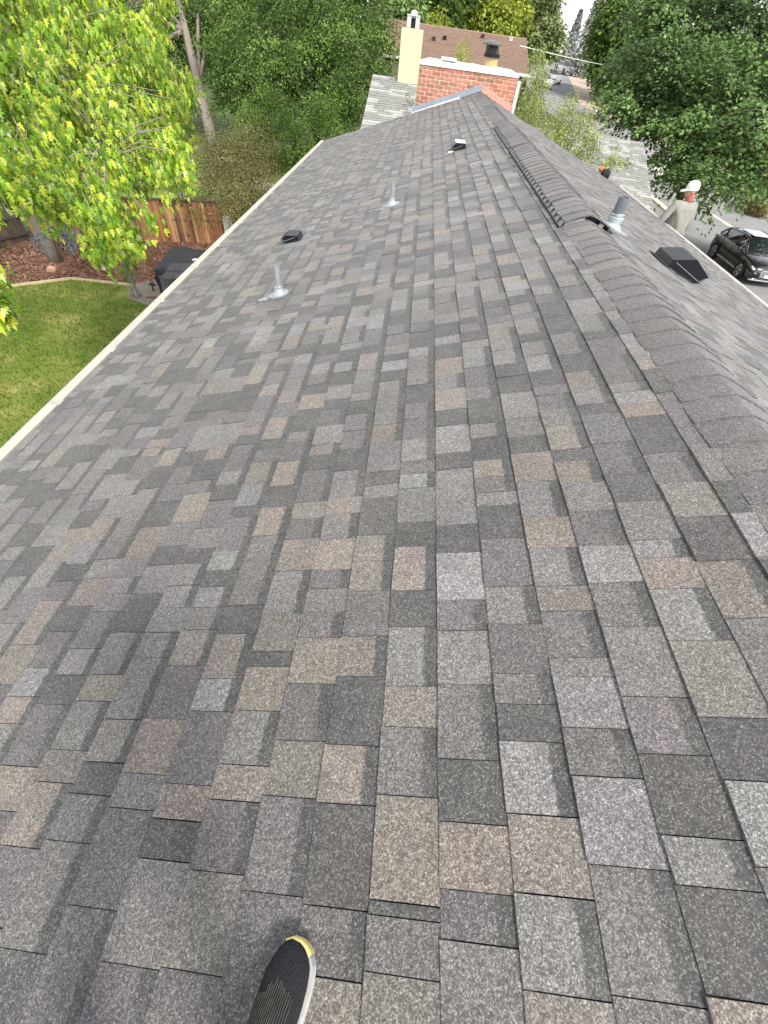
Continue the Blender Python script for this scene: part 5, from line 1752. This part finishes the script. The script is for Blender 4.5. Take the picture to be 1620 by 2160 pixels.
person('person in a white cap, red bandana and loose beige jacket seen from behind', (5.06, 10.42, -2.06), .25, (-.04, -.03), JACKET, JEANS, WHITE_CLOTH, RED_CLOTH, (-.15, 1.15), group=None)
bg_ = thing('tool_bag', 'black tool bag with an orange roll on top at the far right roof corner', 'tool bag', tuple(ptR(3.50, 13.08)))
bm = bmesh.new()
bmesh.ops.create_icosphere(bm, subdivisions=2, radius=1)
for v in bm.verts:
    v.co = Vector((v.co.x * .15, v.co.y * .20, max(v.co.z, -.5) * .13 + .06)) + Vector((random.gauss(0, .012), random.gauss(0, .012), random.gauss(0, .010)))
bm_obj('bag_body', bm, BLACK_CLOTH, bg_)
bm = bmesh.new(); tube(bm, [(-.16, .14, .12), (-.10, .20, .17), (-.02, .24, .15)], [.05, .06, .045], 10); bm_obj('orange_roll', bm, ORANGE_CLOTH, bg_, smooth=True)
bm = bmesh.new(); tube(bm, [(-.05, .08, .15), (.03, .10, .16)], [.06, .06], 12); bm_obj('tape_roll', bm, GREY_CLOTH, bg_, smooth=False)
bg_.scale = (.78, .78, .78)
bm = bmesh.new(); tube(bm, [(-.10, -.1, .10), (-.05, -.06, .20), (.05, .04, .21), (.10, .10, .10)], .012, 6); bm_obj('handle', bm, BLACK_CLOTH, bg_)

# ------------------------------------------------------------------ the shoe on the roof
photog = thing('person', 'person taking the photo, black running shoe with yellow toe edge on the near shingles', 'person')
shoe = bpy.data.objects.new('running_shoe', None)
link(shoe, photog)
SHOE_UP = mat('black_knit_upper', (.014, .015, .019), .85, var=.35, scale=60, bump=.8, bscale=260)
RIB = mat('dusty_grey_knit_rib', (.12, .12, .10), .9, var=.4, scale=60)
SOLE = mat('grey_midsole', (.50, .50, .49), .6, var=.35, scale=25)
YEL = mat('yellow_toe_rubber', (.72, .58, .22), .6, var=.2, scale=30)
ln = [(-.285, .034), (-.26, .040), (-.20, .040), (-.14, .042), (-.09, .047), (-.05, .049), (-.022, .045), (-.006, .037), (.008, .026), (.016, .012)]   # along, half width


ln0 = ln
ln = [(float(a_), float(np.interp(a_, [q_[0] for q_ in ln0], [q_[1] for q_ in ln0]))) for a_ in list(np.linspace(-.285, -.03, 16)) + list(np.linspace(-.02, .016, 12))]
hw_ = np.array([q_[1] for q_ in ln])
for _ in range(2):
    hw_[1:-1] = (hw_[:-2] + 2 * hw_[1:-1] + hw_[2:]) / 4
ln = [(q_[0], float(h_)) for q_, h_ in zip(ln, hw_)]


def shoe_c(a):                      # gentle inward curve of the last
    return .012 * math.exp(-((a + .02) / .08) ** 2)


def shoe_ring(a, hw, zs):
    r_ = []
    for k in range(20):
        t = 2 * math.pi * k / 20
        r_.append((a, shoe_c(a) + hw * math.cos(t), zs(math.sin(t))))
    return r_


def place(pts):
    """Shoe axes: along = the ridge direction turned a little, up = roof normal."""
    out = []
    ang = math.radians(-5)
    for a, s, h in pts:
        du = a * math.cos(ang) - s * math.sin(ang); dw = a * math.sin(ang) * -1 + s * math.cos(ang)
        out.append(ptL(-.437 + dw, -.138 + du, .008 + h))
    return out


bm = bmesh.new()
rings = []
top_h = [float(np.interp(q_[0], [-.285, -.26, -.20, -.14, -.09, -.05, -.022, -.006, .008, .016], [.098, .105, .105, .100, .080, .062, .052, .045, .038, .030])) for q_ in ln]
for (a, hw), th_ in zip(ln, top_h):
    r_ = []
    for k in range(11):
        t = math.pi * k / 10
        r_.append((a, shoe_c(a) + hw * .97 * math.cos(t) * (1 - .12 * math.sin(t)), .022 + (th_ - .022) * math.sin(t) ** .8))
    rings.append([bm.verts.new(v) for v in place(r_)])
for A_, B_ in zip(rings[:-1], rings[1:]):
    for k in range(10):
        bm.faces.new((A_[k], A_[k + 1], B_[k + 1], B_[k]))
bm.faces.new(rings[0]); bm.faces.new(rings[-1][::-1])
bmesh.ops.subdivide_edges(bm, edges=list(bm.edges), cuts=1, use_grid_fill=True, smooth=.6)
bm_obj('upper', bm, SHOE_UP, shoe, smooth=True)


def upper_h(a, s):
    hw = np.interp(a, [p_[0] for p_ in ln], [p_[1] for p_ in ln]); th_ = np.interp(a, [p_[0] for p_ in ln], top_h)
    c_ = max(-1, min(1, (s - shoe_c(a)) / (hw * .95)))
    return .022 + (th_ - .022) * math.sqrt(max(0, 1 - c_ * c_)) ** .8


bm = bmesh.new()
for i in range(17):
    s = -.030 + i * .0042
    a0 = -.030 - .022 * abs(i - 8) / 8.0 + random.uniform(-.004, .004)
    pts_ = []
    for j in range(14):
        a = -.20 + (a0 + .20) * j / 13
        ss = s + .002 + (a + .1) * .1 + .0004 * math.sin(j * 1.9 + i)
        pts_.append((a, ss, upper_h(a, ss) + .0004))
    tube(bm, place(pts_), [.0012] * 5 + [.0010] * 5 + [.0006] * 4, 4)
tag(bm_obj('knit_rib', bm, RIB, shoe), kind='stuff')
bm.free() if False else None

bm = bmesh.new()
for (z0, z1, gw, mt_) in ((.0, .020, .0035, None),):
    lo = []; hi = []
    full = [(a, shoe_c(a) + hw + gw) for a, hw in ln] + [(.021, shoe_c(.02))] + [(a, shoe_c(a) - hw + .001) for a, hw in ln[::-1]]
    A_ = [bm.verts.new(v) for v in place([(a, s, z0) for a, s in full])]
    B_ = [bm.verts.new(v) for v in place([(a, s * .99, z1) for a, s in full])]
    n = len(full)
    for i in range(n):
        bm.faces.new((A_[i], A_[(i + 1) % n], B_[(i + 1) % n], B_[i]))
    bm.faces.new(A_[::-1]); bm.faces.new(B_)
bm_obj('sole', bm, SOLE, shoe)
bm = bmesh.new()
tp = [(a, shoe_c(a) + hw + .0075) for a, hw in ln[-7:]] + [(.0215, shoe_c(.02))]
tp += [(.018, shoe_c(.02) - .014)]
A_ = place([(a, s, .004) for a, s in tp]); B_ = place([(a, s, .024) for a, s in tp]); C_ = place([(a - .003, s * .9 + shoe_c(a) * .1, .028) for a, s in tp])
for L_ in ((A_, B_), (B_, C_)):
    p0 = [bm.verts.new(v) for v in L_[0]]; p1 = [bm.verts.new(v) for v in L_[1]]
    for i in range(len(tp) - 1):
        bm.faces.new((p0[i], p0[i + 1], p1[i + 1], p1[i]))
bm_obj('toe_bumper', bm, YEL, shoe, smooth=True)
bm = bmesh.new()
tube(bm, place([(-.185, -.036, .075), (-.172, -.018, .106), (-.168, .004, .112), (-.175, .026, .102), (-.188, .04, .078)]), .008, 8)
bm_obj('collar', bm, SHOE_UP, shoe, smooth=True)
bm = bmesh.new()
prism(bm, [(-.25, -.026), (-.178, -.030), (-.160, -.016), (-.156, .006), (-.165, .022), (-.25, .022)], .0, .006, lambda p_, q_: place([(p_[0], p_[1], upper_h(p_[0], p_[1]) - .002 + q_)])[0])
bm_obj('tongue', bm, mat('dark_blue_grey_tongue', (.03, .036, .048), .7), shoe, bevel=.001)

# the rest of that person stands behind the camera
PH = Vector((-.56, -.40, -.185))
V = [PH + Vector(v) for v in ((0, -.06, .92), (-.10, -.06, .86), (-.15, -.06, .46), (-.17, -.06, .02), (.09, -.06, .86), (.12, -.02, .50), (.135, .055, .14))]
skin_mesh('trousers', V, [(0, 1), (1, 2), (2, 3), (0, 4), (4, 5), (5, 6)], [(.105, .10), (.10, .105), (.075, .08), (.06, .065), (.10, .105), (.07, .075), (.05, .055)], JEANS, photog)
V = [PH + Vector(v) for v in ((0, -.07, .84), (0, -.07, 1.05), (0, -.05, 1.34), (0, -.04, 1.46), (-.19, -.05, 1.38), (-.23, .02, 1.14), (.06, .20, 1.16), (.19, -.05, 1.38), (.27, .02, 1.14), (.25, .20, 1.16))]
skin_mesh('jacket', V, [(0, 1), (1, 2), (2, 3), (2, 4), (4, 5), (5, 6), (2, 7), (7, 8), (8, 9)], [(.17, .13), (.17, .13), (.175, .12), (.08, .07), (.08, .08), (.06, .06), (.045, .045), (.08, .08), (.06, .06), (.045, .045)], BLACK_CLOTH, photog, 0)
hand(photog, PH + Vector((.07, .215, 1.17)), (.5, .4, .3), (0, 0, 1))
hand(photog, PH + Vector((.25, .215, 1.17)), (-.3, .4, .3), (0, 0, -1))
bm = bmesh.new()
bmesh.ops.create_uvsphere(bm, u_segments=20, v_segments=14, radius=1)
for v in bm.verts:
    v.co = Vector((v.co.x * .078, v.co.y * .098 + (.02 if v.co.y > .9 and abs(v.co.x) < .3 and v.co.z < .1 else 0), v.co.z * .125)) + PH + Vector((0, .0, 1.64))
bm_obj('head', bm, SKIN, photog, smooth=True)
bm = bmesh.new()
bmesh.ops.create_uvsphere(bm, u_segments=20, v_segments=14, radius=1)
for v in bm.verts:
    v.co = Vector((v.co.x * .084, v.co.y * .10 - .018, max(v.co.z, -.35) * .13)) + PH + Vector((0, .0, 1.66))
bm_obj('hair', bm, BOOT, photog, smooth=True)

# ------------------------------------------------------------------ power line
bm = bmesh.new()
a, b = Vector(at(1112, 100, 16.6)), Vector(at(1330, 146, 23))
pts = []
for i in range(13):
    f = -.05 + 1.6 * i / 12
    p_ = a + (b - a) * f
    p_.z -= .05 * math.sin(min(1, max(0, f)) * math.pi)
    pts.append(p_)
tube(bm, pts, .016, 6)
o = bm_obj('power_line', bm, mat('pale_cable', (.62, .66, .56), .5), None)
tag(o, 'single pale overhead cable running from the brown house across the street', 'cable')

bpy.context.view_layer.update()
